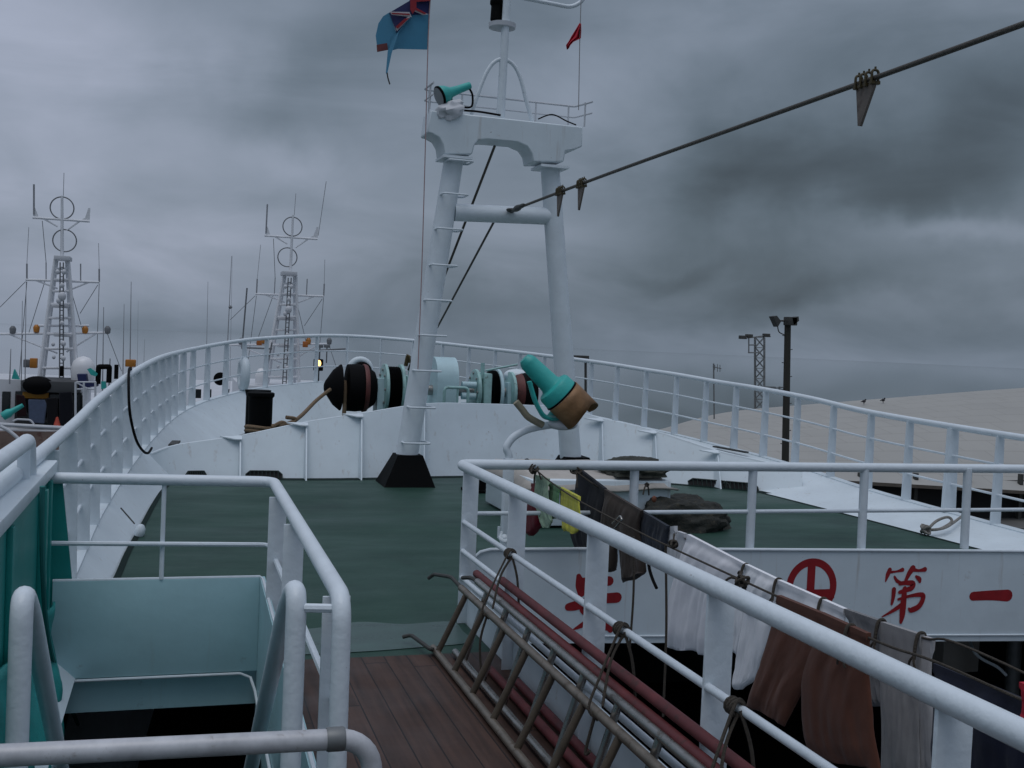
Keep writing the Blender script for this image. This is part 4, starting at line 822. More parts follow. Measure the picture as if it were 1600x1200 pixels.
garment('white_shirt', [[((1076, 837), (1166, 884)), ((1066, 862), (1160, 902)), ((1056, 900), (1147, 936)), ((1047, 945), (1128, 978)), ((1040, 1009), (1108, 1021))]], BX, cloth('white shirt', (.80, .80, .83), .06), 'wide white shirt hung upside down on the farther line, its hem over the dark well', 'shirt', .014, .03, 4, seed=10)
garment('long_underwear', [[((1167, 884), (1219, 909)), ((1158, 908), (1214, 936)), ((1151, 945), (1209, 970))], [((1150, 935), (1166, 942)), ((1147, 985), (1161, 990)), ((1142, 1020), (1153, 1022))], [((1165, 938), (1211, 955)), ((1160, 990), (1200, 1003)), ((1153, 1040), (1184, 1052)), ((1149, 1072), (1161, 1076))]], BX, cloth('white underwear', (.82, .83, .85), .06), 'white long underwear with hanging legs beside the brown trousers', 'underwear', .013, .02, 7, seed=11)
garment('white_towel', [[((1219, 909), (1321, 954)), ((1213, 940), (1318, 985)), ((1222, 990), (1305, 1020)), ((1240, 1040), (1300, 1060))]], BX, cloth('white towel', (.82, .83, .86), .06), 'white towel over the farther line just behind the brown trousers', 'towel', .008, .015, 4, seed=12)
garment('brown_trousers', [[((1217, 933), (1290, 963)), ((1208, 972), (1285, 1000)), ((1197, 1015), (1272, 1048)), ((1182, 1058), (1250, 1085)), ((1168, 1098), (1229, 1132))], [((1284, 960), (1357, 993)), ((1272, 1000), (1358, 1026)), ((1257, 1040), (1357, 1062)), ((1254, 1090), (1363, 1108)), ((1256, 1140), (1368, 1150)), ((1264, 1176), (1378, 1204))]], FX, cloth('brown trousers', (.105, .040, .025), .2), 'wide brown trousers on the nearer line with two hanging legs', 'trousers', .008, .02, 3, seed=13)
garment('grey_towel', [[((1322, 954), (1377, 973)), ((1334, 1005), (1377, 1018)), ((1352, 1060), (1378, 1070)), ((1358, 1098), (1378, 1101))]], BX, cloth('dark grey', (.20, .20, .205), .25, 12), 'short dark grey towel behind the edge of the brown trousers', 'towel', .016, .014, 6, seed=14)
garment('grey_towel', [[((1377, 974), (1441, 995)), ((1375, 1060), (1440, 1070)), ((1378, 1130), (1438, 1135)), ((1376, 1215), (1440, 1222))]], BX, cloth('mid grey', (.30, .295, .295), .15, 10), 'long mid grey towel right of the brown trousers', 'towel', .012, .014, 5, seed=15)
garment('grey_towel', [[((1441, 996), (1458, 1002)), ((1438, 1070), (1457, 1078)), ((1432, 1140), (1460, 1145)), ((1430, 1215), (1458, 1222))]], BX+.01, cloth('light grey', (.42, .41, .41), .15, 10), 'narrow light grey towel at the right end of the farther line', 'towel', .01, .012, 5, seed=16)
garment('dark_jeans', [[((1462, 1040), (1602, 1098)), ((1460, 1090), (1608, 1150)), ((1460, 1160), (1612, 1225)), ((1462, 1215), (1615, 1280))]], 2.28, cloth('dark denim', (.010, .013, .028), .3), 'dark blue jeans hung behind the railing post at the right edge', 'jeans', .014, .03, 4, seed=17)
garment('red_cloth', [[((1597, 1070), (1625, 1082)), ((1596, 1095), (1626, 1110)), ((1597, 1115), (1628, 1130))]], 2.1, cloth('bright red', (.30, .01, .02)), 'bright red cloth hung at the right edge of the view beside the jeans', 'cloth', .01, .015, seed=18)
# cord ties that hold the washing down
for px, py, X_, lab in ((1166, 888, BX, 'dark cord tie on the line between the white shirt and the white underwear'), (1217, 911, BX, 'dark cord tie on the line between the white underwear and the white towel'), (1287, 942, BX, 'dark cord tie round the middle of the white towel'), (1378, 976, BX, 'dark cord tie between the short dark towel and the long grey towel'), (1440, 997, BX, 'dark cord tie at the right end of the long grey towel'), (1330, 985, FX, 'grey cord tie over the waistband of the brown trousers')):
    c = onx(px, py, X_); m = MB()
    m.tube(spline([c+Vector((-.032, -.006, -.075)), c+Vector((-.024, 0, -.02)), c+Vector((-.012, .002, .014)), c+Vector((.012, .002, .014)), c+Vector((.024, 0, -.03))], 5), .0065, 6)
    for k in (0, 1): m.tube(spline([c+Vector((-.03, 0, -.065)), c+Vector((-.036, .012*(2*k-1), -.085)), c+Vector((-.032, .022*(2*k-1), -.12))], 3), .0045, 6)
    solo(m, 'cord_tie', ROPE, lab, 'cord tie', group='cord ties on the washing lines')
# rope knots and ends on the lines
def knot_at(c, label, size=.035, tails=3, seed=0, m=ROPE):
    rnd = random.Random(seed); mb = MB(); c = Vector(c)
    for k in range(4):
        ax = Vector((rnd.uniform(-1, 1), rnd.uniform(-1, 1), rnd.uniform(-1, 1))).normalized(); A_, N_, B_ = basis(ax, (.3, .2, 1)); R_ = size*rnd.uniform(.6, 1)
        mb.tube([c+(N_*math.cos(q)+B_*math.sin(q))*R_ for q in np.linspace(0, 2*math.pi, 14)[:-1]], .006, 6, closed=True)
    for k in range(tails):
        e = Vector((rnd.uniform(-.05, .05), rnd.uniform(-.1, .1), rnd.uniform(-.1, .06))); mb.tube(spline([c, c+e*.6+Vector((0, 0, .02)), c+e], 4), .005, 6)
    return solo(mb, 'rope_knot', m, label, 'knot')
knot_at((2.09, RY-.03, .90), 'rope knot on the far rail holding the nearer washing line', seed=1)
knot_at((2.37, RY-.02, .89), 'rope knot on the far rail right under the mast foot', seed=2)
knot_at(onx(1160, 908, FX), 'tangled rope knot on the washing line in front of the white underwear', .032, 5, 3)
knot_at(onx(1052, 850, FX), 'small knot on the nearer washing line beside the white gloves', .02, 2, 4)
knot_at((2.86, RY, .80), 'frayed cord end tied to the first round post of the far rail', .011, 2, 5)
for px0, py0, px1, py1, lab in ((990, 838, 984, 1012, 'thin dark cord hanging straight down in the well, left one'), (1040, 850, 1036, 1120, 'thin dark cord hanging straight down beside the white shirt')):
    a, b = onx(px0, py0, FX), onx(px1, py1, FX); rope('cord', [a, a.lerp(b, .5)+Vector((.01, 0, 0)), b], .006, ROPE, lab, 'cord')
m = MB(); m.tube(rounded([onx(957, 818, 2.3), onx(969, 806, 2.3), onx(972, 812, 2.3), onx(960, 826, 2.3)], .01), .006, 7, closed=False); solo(m, 'wire_hanger', LADDERB, 'bright wire clip hooked on the dark brown trousers', 'clip')

# ------------------------------------------------------------------ stair opening to port with its coaming and rails
root = thing('stair_coaming', 'pale blue steel coaming round the dark stair opening', 'coaming', (-.05, 4, 0))
m = MB(); m.box(-.53, .42, 5.45, 5.475, -.02, .445, .004); m.build('front_plate', PALE, root)
m = MB(); m.hexa([(.42, 2.6, -.3), (.445, 2.6, -.3), (.445, 5.475, -.3), (.42, 5.475, -.3), (.42, 2.6, .30), (.445, 2.6, .30), (.445, 5.475, .445), (.42, 5.475, .445)]); m.build('side_plate', PALE, root)
m = MB(); m.tube([(-.53, 5.447, -.03), (.34, 5.447, -.03), (.39, 5.44, -.05), (.41, 5.38, -.10), (.41, 3.6, -.16)], .0075, 8); m.tube([(-.53, 5.46, .447), (.42, 5.46, .447), (.432, 5.4, .444), (.432, 2.6, .302)], .008, 8); m.build('lip', WPIPE, root)
m = MB(); m.box(-.53, .46, 5.50, 5.52, -.20, -.03); m.box(.46, .475, 2.7, 5.5, -.55, -.3); m.build('lower_plate', PALE, root)
root = thing('stair_railing', 'white pipe railing round the stair opening with a rounded corner', 'railing', (.46, 4, 0))
MB().tube(rounded([(-.55, 5.52, .925), (.47, 5.45, .92), (.46, 3.02, .92), (.46, 2.98, 0)], .085, 7), .027, 16).build('top_rail', WPIPE, root)
MB().tube(rounded([(-.55, 5.46, .625), (.455, 5.44, .61), (.455, 5.3, .61)], .05), .0115, 8).build('middle_rail', WPIPE, root)
a, b = onx(434, 884, .46), onx(504, 1050, .46)
MB().cyl((.46, 5.35, (a.z+b.z)/2), (.46, 3.0, (a.z+b.z)/2), .0125, seg=8).build('middle_rail', WPIPE, root)
MB().cyl((-.045, 5.455, .445), (-.045, 5.49, .92), .011, seg=8).build('post', WPIPE, root)
for y in (5.08, 4.35, 3.13):
    m = MB(); m.box(.42, .50, y-.006, y+.006, .0, .90, .003); m.build('post', WPIPE, root)
MB().cyl((.36, 3.06, .885), (.46, 3.04, .885), .013, seg=8).build('tie_bar', WPIPE, root)
for x, lab in ((.335, 'white bent stair handrail on the walkway side of the stair opening'), (-.375, 'white bent stair handrail beside the turquoise wall')):
    m = MB(); s = -.3 if x > 0 else .35
    m.tube(rounded([(x, 3.03, -.4), (x+.004, 3.07, .955), (x, 3.30, .83), (x, 5.2, -.72)], .10, 8), .029, 14)
    solo(m, 'stair_handrail', WPIPE, lab, 'handrail', (x, 3.1, -.4))
# steps under the opening
st = thing('stair', 'dark steel stair going down below the pale blue coaming', 'stair', (0, 4, -2.4))
for k in range(7):
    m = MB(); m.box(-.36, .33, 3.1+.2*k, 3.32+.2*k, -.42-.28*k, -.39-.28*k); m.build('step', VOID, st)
root = thing('guard_pipe', 'worn bare metal guard pipe across the very front, bending down at its end', 'pipe', (-.2, 2, .9))
MB().tube(rounded([(-1.2, 2.0, .925), (.37, 2.0, .90), (.40, 1.98, .3), (.40, 1.98, 0)], .07, 8), .0195, 18).build('pipe', mat('worn grey pipe', (.52, .53, .55), .42, metal=.1, var=.25, vscale=16, speck=24, spots=(.22, .19, .17), spot_amt=.60, spot_scale=30), root)
m = MB(); m.lathe([(0, .021), (.004, .0225), (.03, .0225), (.034, .021)], (.285, 2.0, .9015), (1, 0, 0), 18); m.build('joint_band', GALV, root)

# ------------------------------------------------------------------ turquoise deckhouse at the left edge
root = thing('deckhouse', 'turquoise deckhouse side with a flat white roof at the left edge', 'deckhouse', (-1.2, 4, 0))
m = MB(); m.box(-2.2, -.56, -1, 5.50, -.02, .93, .01); m.build('wall', TEALCAB, root)
m = MB(); m.box(-2.3, -.535, -1, 5.60, .945, 1.0, .008); m.build('roof', WHITE, root)
m = MB(); m.prism([(-.56, 5.53, .935), (-.51, 5.53, .935), (-.405, 5.53, .02), (-.56, 5.53, .02)], (0, .02, 0)); m.build('end_bracket', TEALCAB, root)
for y in (5.42, 5.12, 4.2):
    m = MB(); m.box(-.56, -.538 if y != 5.12 else -.525, y-.03, y+.03, 0, .925, .004); m.build('wall_stiffener', TEALCAB, root)
m = MB(); m.tube(rounded([(-.60, -1, 1.16), (-.60, 5.0, 1.15), (-.60, 5.06, 1.0)], .03), .033, 14); m.build('roof_rail', WPIPE, root)
for y in (4.9, 3.4): MB().box(-.625, -.575, y-.008, y+.008, 1.0, 1.15).build('rail_post', WPIPE, root)
# gathered turquoise canvas along the wall
rows = []
for j in range(70):
    t = j/69; y = 2.2+3.15*t; row = []
    for i in range(26):
        v = i/25; n1 = mnoise.noise(Vector((y*2.6+v*1.5, v*2.6, 2))); n2 = mnoise.noise(Vector((y*7, v*6+y*3, 5)))
        z = .55*(1-v)*(.8+.12*math.sin(y*2.1))-.40*v
        row.append(Vector((-.515+.05*math.sin(v*3)+.07*n1+.035*math.sin(y*11+2.5*n1+v*1.5)*(.4+.6*v)+.012*n2, y, z)))
    rows.append(row)
m = MB(); m.grid(rows); o = solo(m, 'canvas_cover', TARP, 'crumpled turquoise canvas gathered along the foot of the deckhouse wall', 'canvas', (-.5, 3.5, 0)); md = o.modifiers.new('thickness', 'SOLIDIFY'); md.thickness = .012
rope('tie_cord', [tuple(onx(a, b, -.49)) for a, b in ((66, 760), (66, 860), (70, 950), (78, 1010), (92, 1060), (108, 1100), (122, 1132))], .010, mat('teal cord', (.02, .17, .16), .8), 'turquoise cord hanging down the deckhouse wall by the coaming', 'cord')

# ------------------------------------------------------------------ cables and rope ends on the bulwarks
rope('hose', [ony(206, 580, 11.5), ony(202, 576, 11.0), ony(201, 600, 10.4), ony(203, 645, 10.2), ony(212, 685, 10.4), ony(222, 703, 10.8), ony(231, 708, 11.2), ony(237, 700, 11.8)], .0125, RUBBER, 'black hose looped over the port railing and down onto the bulwark', 'hose')
knotp = onz(1446, 832, .03); mb = MB()
mb.tube(spline([knotp, onz(1462, 815, .12), onz(1480, 808, .16), onz(1487, 815, .12), onz(1470, 826, .06), onz(1455, 828, .05), onz(1478, 824, .08), onz(1505, 805, .13)], 6), .014, 7)
for k in range(3): mb.tube([knotp+Vector((.03*math.cos(q), .05*math.sin(q)*(k-1), .03+.035*math.sin(q))) for q in np.linspace(0, 2*math.pi, 12)[:-1]], .014, 6, closed=True)
solo(mb, 'rope_end', mat('grey rope', (.22, .21, .19), .9, var=.4, vscale=40), 'grey knotted rope end tied at the starboard edge of the green deck', 'rope')
bulw = bpy.data.objects['bulwark']; root = bulw
i0 = cap_near(258, 690); p, nn, tt = outb[i0]
slot(p-nn*.22+Vector((0, 0, -.14)), tt, .5, .10)
i0 = cap_near(1155, 706); p, nn, tt = outb[i0]
slot(p-nn*.16+Vector((0, 0, .012)), tt, .75, .07)

# ------------------------------------------------------------------ wharf shed and posts to starboard
struct(MB().prism([(21.5, 43, -6.2), (30, 62, -6.2), (43, 95, -6.2), (170, 95, -6.2), (170, 43, -6.2)], (0, 0, -2)), 'quay', mat('grey quay concrete', (.10, .10, .095), .8, var=.2, vscale=.5))
root = thing('wharf_shed', 'wide low wharf shed with a pale beige roof behind the starboard railing', 'shed', (45, 55, -4.7))
ROOFM = mat('pale beige roofing', (.355, .35, .325), .75, var=.07, vscale=.25, spots=(.28, .275, .25), spot_amt=.58, spot_scale=.5, bump=.4, bscale=1.5)
prof = [(1030, 671), (1042, 668), (1075, 658), (1110, 649), (1150, 642), (1200, 637), (1300, 629), (1400, 621), (1500, 613), (1600, 606), (1750, 597), (1950, 588)]
ridge = [ony(a, b, 62) for a, b in prof]; ridge_s = spline(ridge, 4)
eave_s = []
x0, x1 = 19.5, 72
for i, p in enumerate(ridge_s):
    t = i/(len(ridge_s)-1); eave_s.append(Vector((p.x*45/62-.2, 45, ony(1250, 748, 45).z+(ony(1600, 768, 45).z-ony(1250, 748, 45).z)*((p.x*45/62-28.3)/13))))
nt = ROOFM.node_tree; N = nt.nodes; L = nt.links; b_ = N['Principled BSDF']; src = b_.inputs['Base Color'].links[0].from_socket
tcr = N.new('ShaderNodeTexCoord'); br = N.new('ShaderNodeTexBrick'); L.new(tcr.outputs['Object'], br.inputs['Vector']); br.inputs['Scale'].default_value = .35
br.inputs['Color1'].default_value = (.96, .96, .96, 1); br.inputs['Color2'].default_value = (1, 1, 1, 1); br.inputs['Mortar'].default_value = (.80, .79, .78, 1); br.inputs['Mortar Size'].default_value = .012; br.inputs['Brick Width'].default_value = .9; br.inputs['Row Height'].default_value = .5
mxr = N.new('ShaderNodeMix'); mxr.data_type = 'RGBA'; mxr.blend_type = 'MULTIPLY'; mxr.inputs['Factor'].default_value = 1; L.new(src, mxr.inputs['A']); L.new(br.outputs['Color'], mxr.inputs['B']); L.new(mxr.outputs['Result'], b_.inputs['Base Color'])
m = MB(); R_ = []
for k in range(9):
    t = k/8; R_.append([e.lerp(r_, t)+Vector((0, 0, .55*math.sin(t*math.pi)*min(1, max(0, (r_.z+3)/3)))) for e, r_ in zip(eave_s, ridge_s)])
backr = [Vector((p.x*1.25, 80, p.z-2.5)) for p in ridge_s]
R_.append(backr); m.grid(R_); m.build('roof', ROOFM, root, 60)
m = MB(); m.grid([[e+Vector((0, -.02, .05)) for e in eave_s], [e+Vector((0, -.02, -.12)) for e in eave_s], [e+Vector((0, .6, -.15)) for e in eave_s]]); m.build('eave_fascia', mat('brown timber fascia', (.12, .10, .08), .8, var=.3), root)
m = MB(); m.box(21, 95, 46.0, 46.2, -6.2, -4.25); m.build('dark_open_side', VOID, root)  # near-black sheet stands in for the shade inside the open shed
for k in range(14):
    x = 22.5+k*3.2; MB().box(x-.10, x+.10, 45.6, 45.8, -6.2, eave_s[0].z-.1).build('pillar', DARKST, root)
m = MB(); a, b = ony(1505, 752, 46.2), ony(1600, 765, 46.2); m.box(a.x, b.x+2, 46.2, 46.4, b.z-.45, a.z+.05); m.build('loading_beam', mat('mossy green beam', (.05, .075, .035), .8, var=.3), root)
for px, py, lab in ((1350, 627, 'small dark bird perched on the shed roof ridge, left one of two'), (1380, 625, 'small dark bird perched on the shed roof ridge, right one of two')):
    c = ony(px, py, 60); m = MB(); m.ball(c, .10, (1.25, .85, .95), 12, 8); m.ball(c+Vector((.10, 0, .10)), .055, (1, 1, 1), 10, 7); m.tube([c+Vector((-.08, 0, 0)), c+Vector((-.24, 0, -.05))], [.05, .02], 8); m.cyl(c+Vector((.14, 0, .10)), c+Vector((.19, 0, .09)), .018, .004, 6)
    for s in (-.05, .05): m.cyl(c+Vector((0, s*.6, -.07)), c+Vector((.01, s*.6, -.2)), .011, seg=6)
    solo(m, 'bird', mat('dark feathers', (.03, .03, .035), .7), lab, 'bird', group='birds on the shed roof')
for px, py in ((1180, 683), (1358, 717)):
    pass
root = thing('utility_pole', 'tall dark timber pole with two floodlights standing before the shed', 'pole', (24.2, 43.5, -6.2))
pt, pb = ony(1231, 498, 44), ony(1227, 722, 44); pb = pt.lerp(pb, (pt.z+6.2)/(pt.z-pb.z))
MB().cyl(pb, pt, .18, .145, 14).build('pole', TIMBER, root)
m = MB(); c = pt+Vector((.05, -.1, -.08)); m.box(c.x-.22, c.x+.28, c.y-.2, c.y+.2, c.z-.22, c.z+.16, .03); m.hexa([c+Vector((.1, -.2, -.2)), c+Vector((.36, -.2, .0)), c+Vector((.36, .2, .0)), c+Vector((.1, .2, -.2)), c+Vector((.0, -.2, .12)), c+Vector((.32, -.2, .2)), c+Vector((.32, .2, .2)), c+Vector((.0, .2, .12))]); m.build('floodlight', DARKST, root)
m = MB(); e = ony(1212, 501, 44); m.hexa([e+Vector((-.25, -.2, .18)), e+Vector((.02, -.2, -.28)), e+Vector((.02, .2, -.28)), e+Vector((-.25, .2, .18)), e+Vector((-.05, -.18, .22)), e+Vector((.18, -.18, -.02)), e+Vector((.18, .18, -.02)), e+Vector((-.05, .18, .22))]); m.build('floodlight', DARKST, root)
m = MB(); m.cyl(e+Vector((.1, 0, 0)), pt+Vector((0, 0, -.1)), .04); m.tube(spline([e+Vector((.1, 0, -.15)), e+Vector((.2, 0, -.5)), pt+Vector((-.1, 0, -.75))], 5), .025, 6); m.build('lamp_arm', DARKST, root)
m = MB(); e = ony(1200, 607, 44); g = ony(1226, 605, 44); m.cyl(e, g, .03); m.box(e.x-.2, e.x+.35, e.y-.1, e.y+.1, e.z-.04, e.z+.1, .02); m.cyl(ony(1218, 612, 44), ony(1218, 604, 44), .05); m.build('street_light_arm', GALV, root)
m = MB()
for k in range(9): z = pt.z-.8-k*.62; q = pt.lerp(pb, (pt.z-z)/(pt.z-pb.z)); s = 1 if k % 2 else -1; m.cyl(q+Vector((s*.1, 0, 0)), q+Vector((s*.27, 0, .03)), .018, seg=6)
m.build('climbing_pegs', DARKST, root)
# lattice lighting tower beyond the shed
TY = 78; root = thing('lattice_tower', 'grey lattice lighting tower with a lamp gantry behind the shed roof', 'tower', tuple(ony(1187, 700, TY)))
t0, b0 = ony(1187, 527, TY), ony(1187, 720, TY); hw = .56
corners = [Vector((s*hw*c_, t*hw*c_, 0)) for s, t, c_ in ((-1, -.3, 1), (.1, -1, 1), (1, .3, 1), (-.1, 1, 1))]
m = MB()
for q in corners: m.cyl(b0+q, t0+q, .05, seg=6)
nst = 12
for k in range(nst):
    za, zb = b0.lerp(t0, k/nst), b0.lerp(t0, (k+1)/nst)
    for i in range(4):
        q, w = corners[i], corners[(i+1) % 4]; m.cyl(za+q, zb+w, .032, seg=5); m.cyl(zb+q, zb+w, .028, seg=5); m.cyl(za+w, zb+q, .026, seg=5)
m.build('lattice', GALV, root)
m = MB()
for a, b in (((1168, 528), (1199, 524)), ((1170, 528), (1170, 551)), ((1169, 551), (1188, 551)), ((1170, 539), (1180, 539))): m.cyl(ony(*a, TY-.6), ony(*b, TY-.6), .05, seg=6)
m.build('gantry', GALV, root)
for px, py in ((1161, 527), (1171, 525), (1198, 524)):
    c = ony(px, py, TY-.6); m = MB(); m.box(c.x-.3, c.x+.22, c.y-.2, c.y+.2, c.z-.14, c.z+.14, .04); m.cyl(c, c+Vector((.35, 0, -.1)), .04); m.build('floodlight', DARKST, root)
m = MB(); ab = ony(1116, 660, 60); at = ony(1115, 568, 60); m.cyl(ab, at, .045, seg=6)
m.cyl(ony(1114, 573, 60), ony(1127, 576, 60), .03, seg=6)
for a, b, c_ in ((1117, 570, 578), (1121, 569, 581), (1125, 570, 581)): m.cyl(ony(a, b, 60), ony(a, c_, 60), .022, seg=5)
solo(m, 'aerial', GALV, 'thin television aerial on a pole left of the lattice tower', 'aerial')
m = MB(); m.cyl(ony(915, 650, 45), ony(915, 556, 45), .06, seg=8); c = ony(910, 559, 45); m.box(c.x-.35, c.x+.25, c.y-.2, c.y+.2, c.z-.06, c.z+.10, .03); solo(m, 'lamp_post', DARKST, 'slim dark lamp post seen through the railing right of the mast', 'lamp post')
# a dark tree at the left end of the shed
tr = ony(1020, 704, 95); root = thing('tree', 'dark round tree crown just left of the shed roof', 'tree', tuple(tr))
m = MB(); m.cyl((tr.x, 95, -7), (tr.x, 95, tr.z+.1), .25, .15, 8); m.build('trunk', TIMBER, root)
m = MB(); rnd = random.Random(5)
for k in range(520):
    th, u = rnd.uniform(0, 2*math.pi), rnd.uniform(-.2, 1); rr = (1-u*u)**.5*rnd.uniform(.6, 1.05)
    c = Vector((tr.x+math.cos(th)*rr*1.55, 95+math.sin(th)*rr*1.4, tr.z+.25+u*1.25)); a_ = Vector((rnd.gauss(0, 1), rnd.gauss(0, 1), rnd.gauss(0, 1))).normalized(); A_, N_, B_ = basis(a_, (.1, .2, 1)); s = rnd.uniform(.12, .26)
    m.add([c-N_*s, c+B_*s*.6, c+N_*s, c-B_*s*.6], [(0, 1, 2, 3)])
m.build('crown', mat('dark foliage', (.028, .04, .028), .7, var=.4, vscale=1.5), root)

# ------------------------------------------------------------------ two fishing vessels moored ahead to port
def far_mast(parent, f_, Y, second=False):
    def P(x, y, dy=0): a, b = f_(x, y); return ony(a, b, Y+dy)
    mast = MB().cyl(P(97, 405), P(97, 306), .075, .05, 8).build('mast_pole', FARW, parent)
    lat = MB()
    L4 = [((61, 592), (86, 405), -.6), ((121, 592), (107, 405), -.6), ((67, 592), (89, 405), .6), ((114, 592), (104, 405), .6)]
    for a, b, dy in L4: lat.cyl(P(*a, dy), P(*b, dy*.5), .08, .065, 8)
    for yy in (575, 545, 522, 497, 475, 455, 437, 420):
        s = (592-yy)/187; xa, xb = 61+25*s, 121-14*s
        lat.cyl(P(xa, yy, -.6+.3*s), P(xb, yy, -.6+.3*s), .05, seg=6); lat.cyl(P(xa, yy, -.6+.3*s), P(67+22*s, yy, .6-.3*s), .045, seg=6); lat.cyl(P(xb, yy, -.6+.3*s), P(114-10*s, yy, .6-.3*s), .045, seg=6); lat.cyl(P(67+22*s, yy, .6-.3*s), P(114-10*s, yy, .6-.3*s), .045, seg=6)
    lat.build('lattice_legs', FARW, parent)
    for x0, x1, yy, h in ((84, 109, 402, 6), (80, 108, 478, 4), (84, 112, 523, 5)):
        pl = MB(); a, b = P(x0, yy, -.6), P(x1, yy, -.6); pl.box(a.x, b.x, Y-.6, Y+.5, a.z-h*Y/1700/2, a.z+h*Y/1700/2, .02); pl.build('platform', GREYW, parent)
    ld = MB(); ld.cyl(P(93, 590, -.9), P(94, 410, -.7), .03, seg=6); ld.cyl(P(99, 590, -.9), P(99, 410, -.7), .03, seg=6)
    for k in range(24): ld.cyl(P(93, 590-k*7.5, -.88), P(99, 590-k*7.5, -.88), .022, seg=5)
    ld.build('ladder', FARGREY, parent)
    eq = MB()
    for x, yy, r_ in ((92, 470, .14), (100, 425, .13), (90, 425, .12), (97, 463, .22), (97, 505, .12), (99, 537, .14), (83, 538, .1), (99, 560, .13), (84, 558, .1), (97, 446, .13)): eq.ball(P(x, yy, -.9), r_*.72, (1, .8, 1.2), 10, 7)
    eq.build('lanterns', GREYW, parent)
    for cx, cy in (((97, 325), (101, 376)) if not second else ((97, 325), (91, 376))):
        c = P(cx, cy); m = MB(); m.tube([c+Vector((math.cos(a)*.45, 0, math.sin(a)*.45)) for a in np.linspace(0, 2*math.pi, 28)[:-1]], .028, 6, closed=True); m.build('loop_aerial', FARGREY, parent)
    for (xa, ya), (xb, yb), drop, nm in (((51, 340), (140, 346), 14, 'yard'), ((40, 437), (155, 441), 14, 'yard'), ((0, 522), (168, 520), 30, 'yard'), ((60, 509), (139, 509), 0, 'yard')):
        m = MB(); m.cyl(P(xa, ya), P(xb, yb), .05, seg=8)
        if drop:
            m.cyl(P(xa+16, ya+1), P(90, ya+drop), .035, seg=6); m.cyl(P(xb-16, yb), P(104, yb+drop), .035, seg=6)
        m.build(nm, FARW, parent)
    hn = MB(); hn.prism([P(51, 342), P(53, 325), P(55, 325), P(60, 338), P(66, 342)], (0, .05, 0)); hn.build('horn_bracket', FARW, parent); hn = MB(); hn.prism([P(140, 347), P(141, 325), P(138, 325), P(133, 340), P(126, 344)], (0, .05, 0)); hn.build('horn_bracket', FARW, parent)
    wh = [((53, 335), (53, 288), .05)]
    if second: wh += [((141, 340), (150, 250), .02)]
    wh += [((42, 437), (42, 412), .045), ((155, 441), (155, 420), .045), ((72, 437), (72, 410), .03), ((126, 440), (126, 412), .035), ((99, 306), (100, 270), .016), ((42, 412), (45, 355), .014), ((155, 420), (154, 380), .014)]
    for a, b, r_ in wh: MB().cyl(P(*a), P(*b), r_*.8, seg=6).build('whip_aerial', WHIP, parent)
    sty = MB()
    for a, b in (((42, 440), (30, 590)), ((70, 440), (45, 520)), ((155, 443), (150, 590)), ((110, 450), (130, 520)), ((66, 345), (72, 410)), ((153, 445), (125, 490)), ((40, 440), (0, 480)), ((168, 522), (190, 580))): sty.cyl(P(*a), P(*b), .014, seg=5)
    sty.build('stays', FARGREY, parent)
    for x, yy, m_ in ((20, 516, FARGREY), (168, 516, FARGREY), (57, 514, ORANGE), (133, 516, ORANGE)):
        c = P(x, yy); m = MB(); m.lathe([(-.16, .04), (-.12, .11), (.06, .13), (.12, .1), (.18, .05)], c, (0, 0, 1), 12); m.build('signal_lamp', m_, parent)
def far_hull(parent, xs, xe, z0, Y, y1, name='hull'):
    m = MB(); m.hexa([(xs+.6, Y, -5.2), (xe-.6, Y, -5.2), (xe-.6, y1, -5.2), (xs+.6, y1, -5.2), (xs, Y, z0), (xe, Y, z0), (xe, y1, z0), (xs, y1, z0)]); m.build(name, GREYW, parent)
# vessel at the left edge
Y1 = 45
V1 = thing('fishing_vessel', 'white fishing vessel with laundry under its bridge top at the far left', 'fishing vessel', tuple(ony(60, 700, Y1)))
P1_ = lambda x, y, dy=0: ony(x, y, Y1+dy)
far_mast(V1, lambda x, y: (x, y), Y1+3)
a, b = P1_(-60, 668), P1_(186, 668); far_hull(V1, a.x-4, b.x+1.2, P1_(60, 672).z, Y1-.3, Y1+26)
def fbox(x0, y0, x1, y1, dy, th, m, name, parent=V1, bev=.03):
    a, b = P1_(x0, y1, dy), P1_(x1, y0, dy); return MB().box(a.x, b.x, Y1+dy, Y1+dy+th, a.z, b.z, bev).build(name, m, parent)
fbox(-50, 596, 128, 672, 1.5, 5, GREYW, 'wheelhouse')
fbox(32, 597, 122, 612, .2, 3.5, mat('dark grey awning', (.06, .063, .066), .7), 'bridge_awning')
fbox(22, 614, 128, 664, .9, .5, GLASSD, 'shaded_bridge_front')
fbox(35, 612, 75, 622, .5, .3, ORSTRIPE, 'orange_band')
fbox(2, 612, 16, 652, .8, .3, GLASSD, 'window'); fbox(126, 618, 131, 642, .8, .3, GLASSD, 'window')
m = MB(); p = P1_(59, 592, .4); m.ball(p+Vector((0, 0, -.25)), .58, (1, .8, .62), 18, 10); m.build('covered_winch', RUBBER, V1)
m = MB(); p = P1_(130, 578, 2); m.lathe([(-.55, .42), (-.3, .46), (.1, .46), (.35, .38), (.5, .22), (.56, .0)], p, (0, 0, 1), 22); m.lathe([(-1.2, .25), (-.55, .3)], p, (0, 0, 1), 14); m.build('radome', RADOME, V1)
m = MB(); p = P1_(136, 595, .3); a = P1_(120, 585, .3); b = P1_(152, 604, .3)
m.prism([a, P1_(134, 585, .3), P1_(136, 597, .3), P1_(152, 596, .3), b, P1_(124, 606, .3)], (0, .8, 0)); m.build('tarpaulin', NAVY, V1)
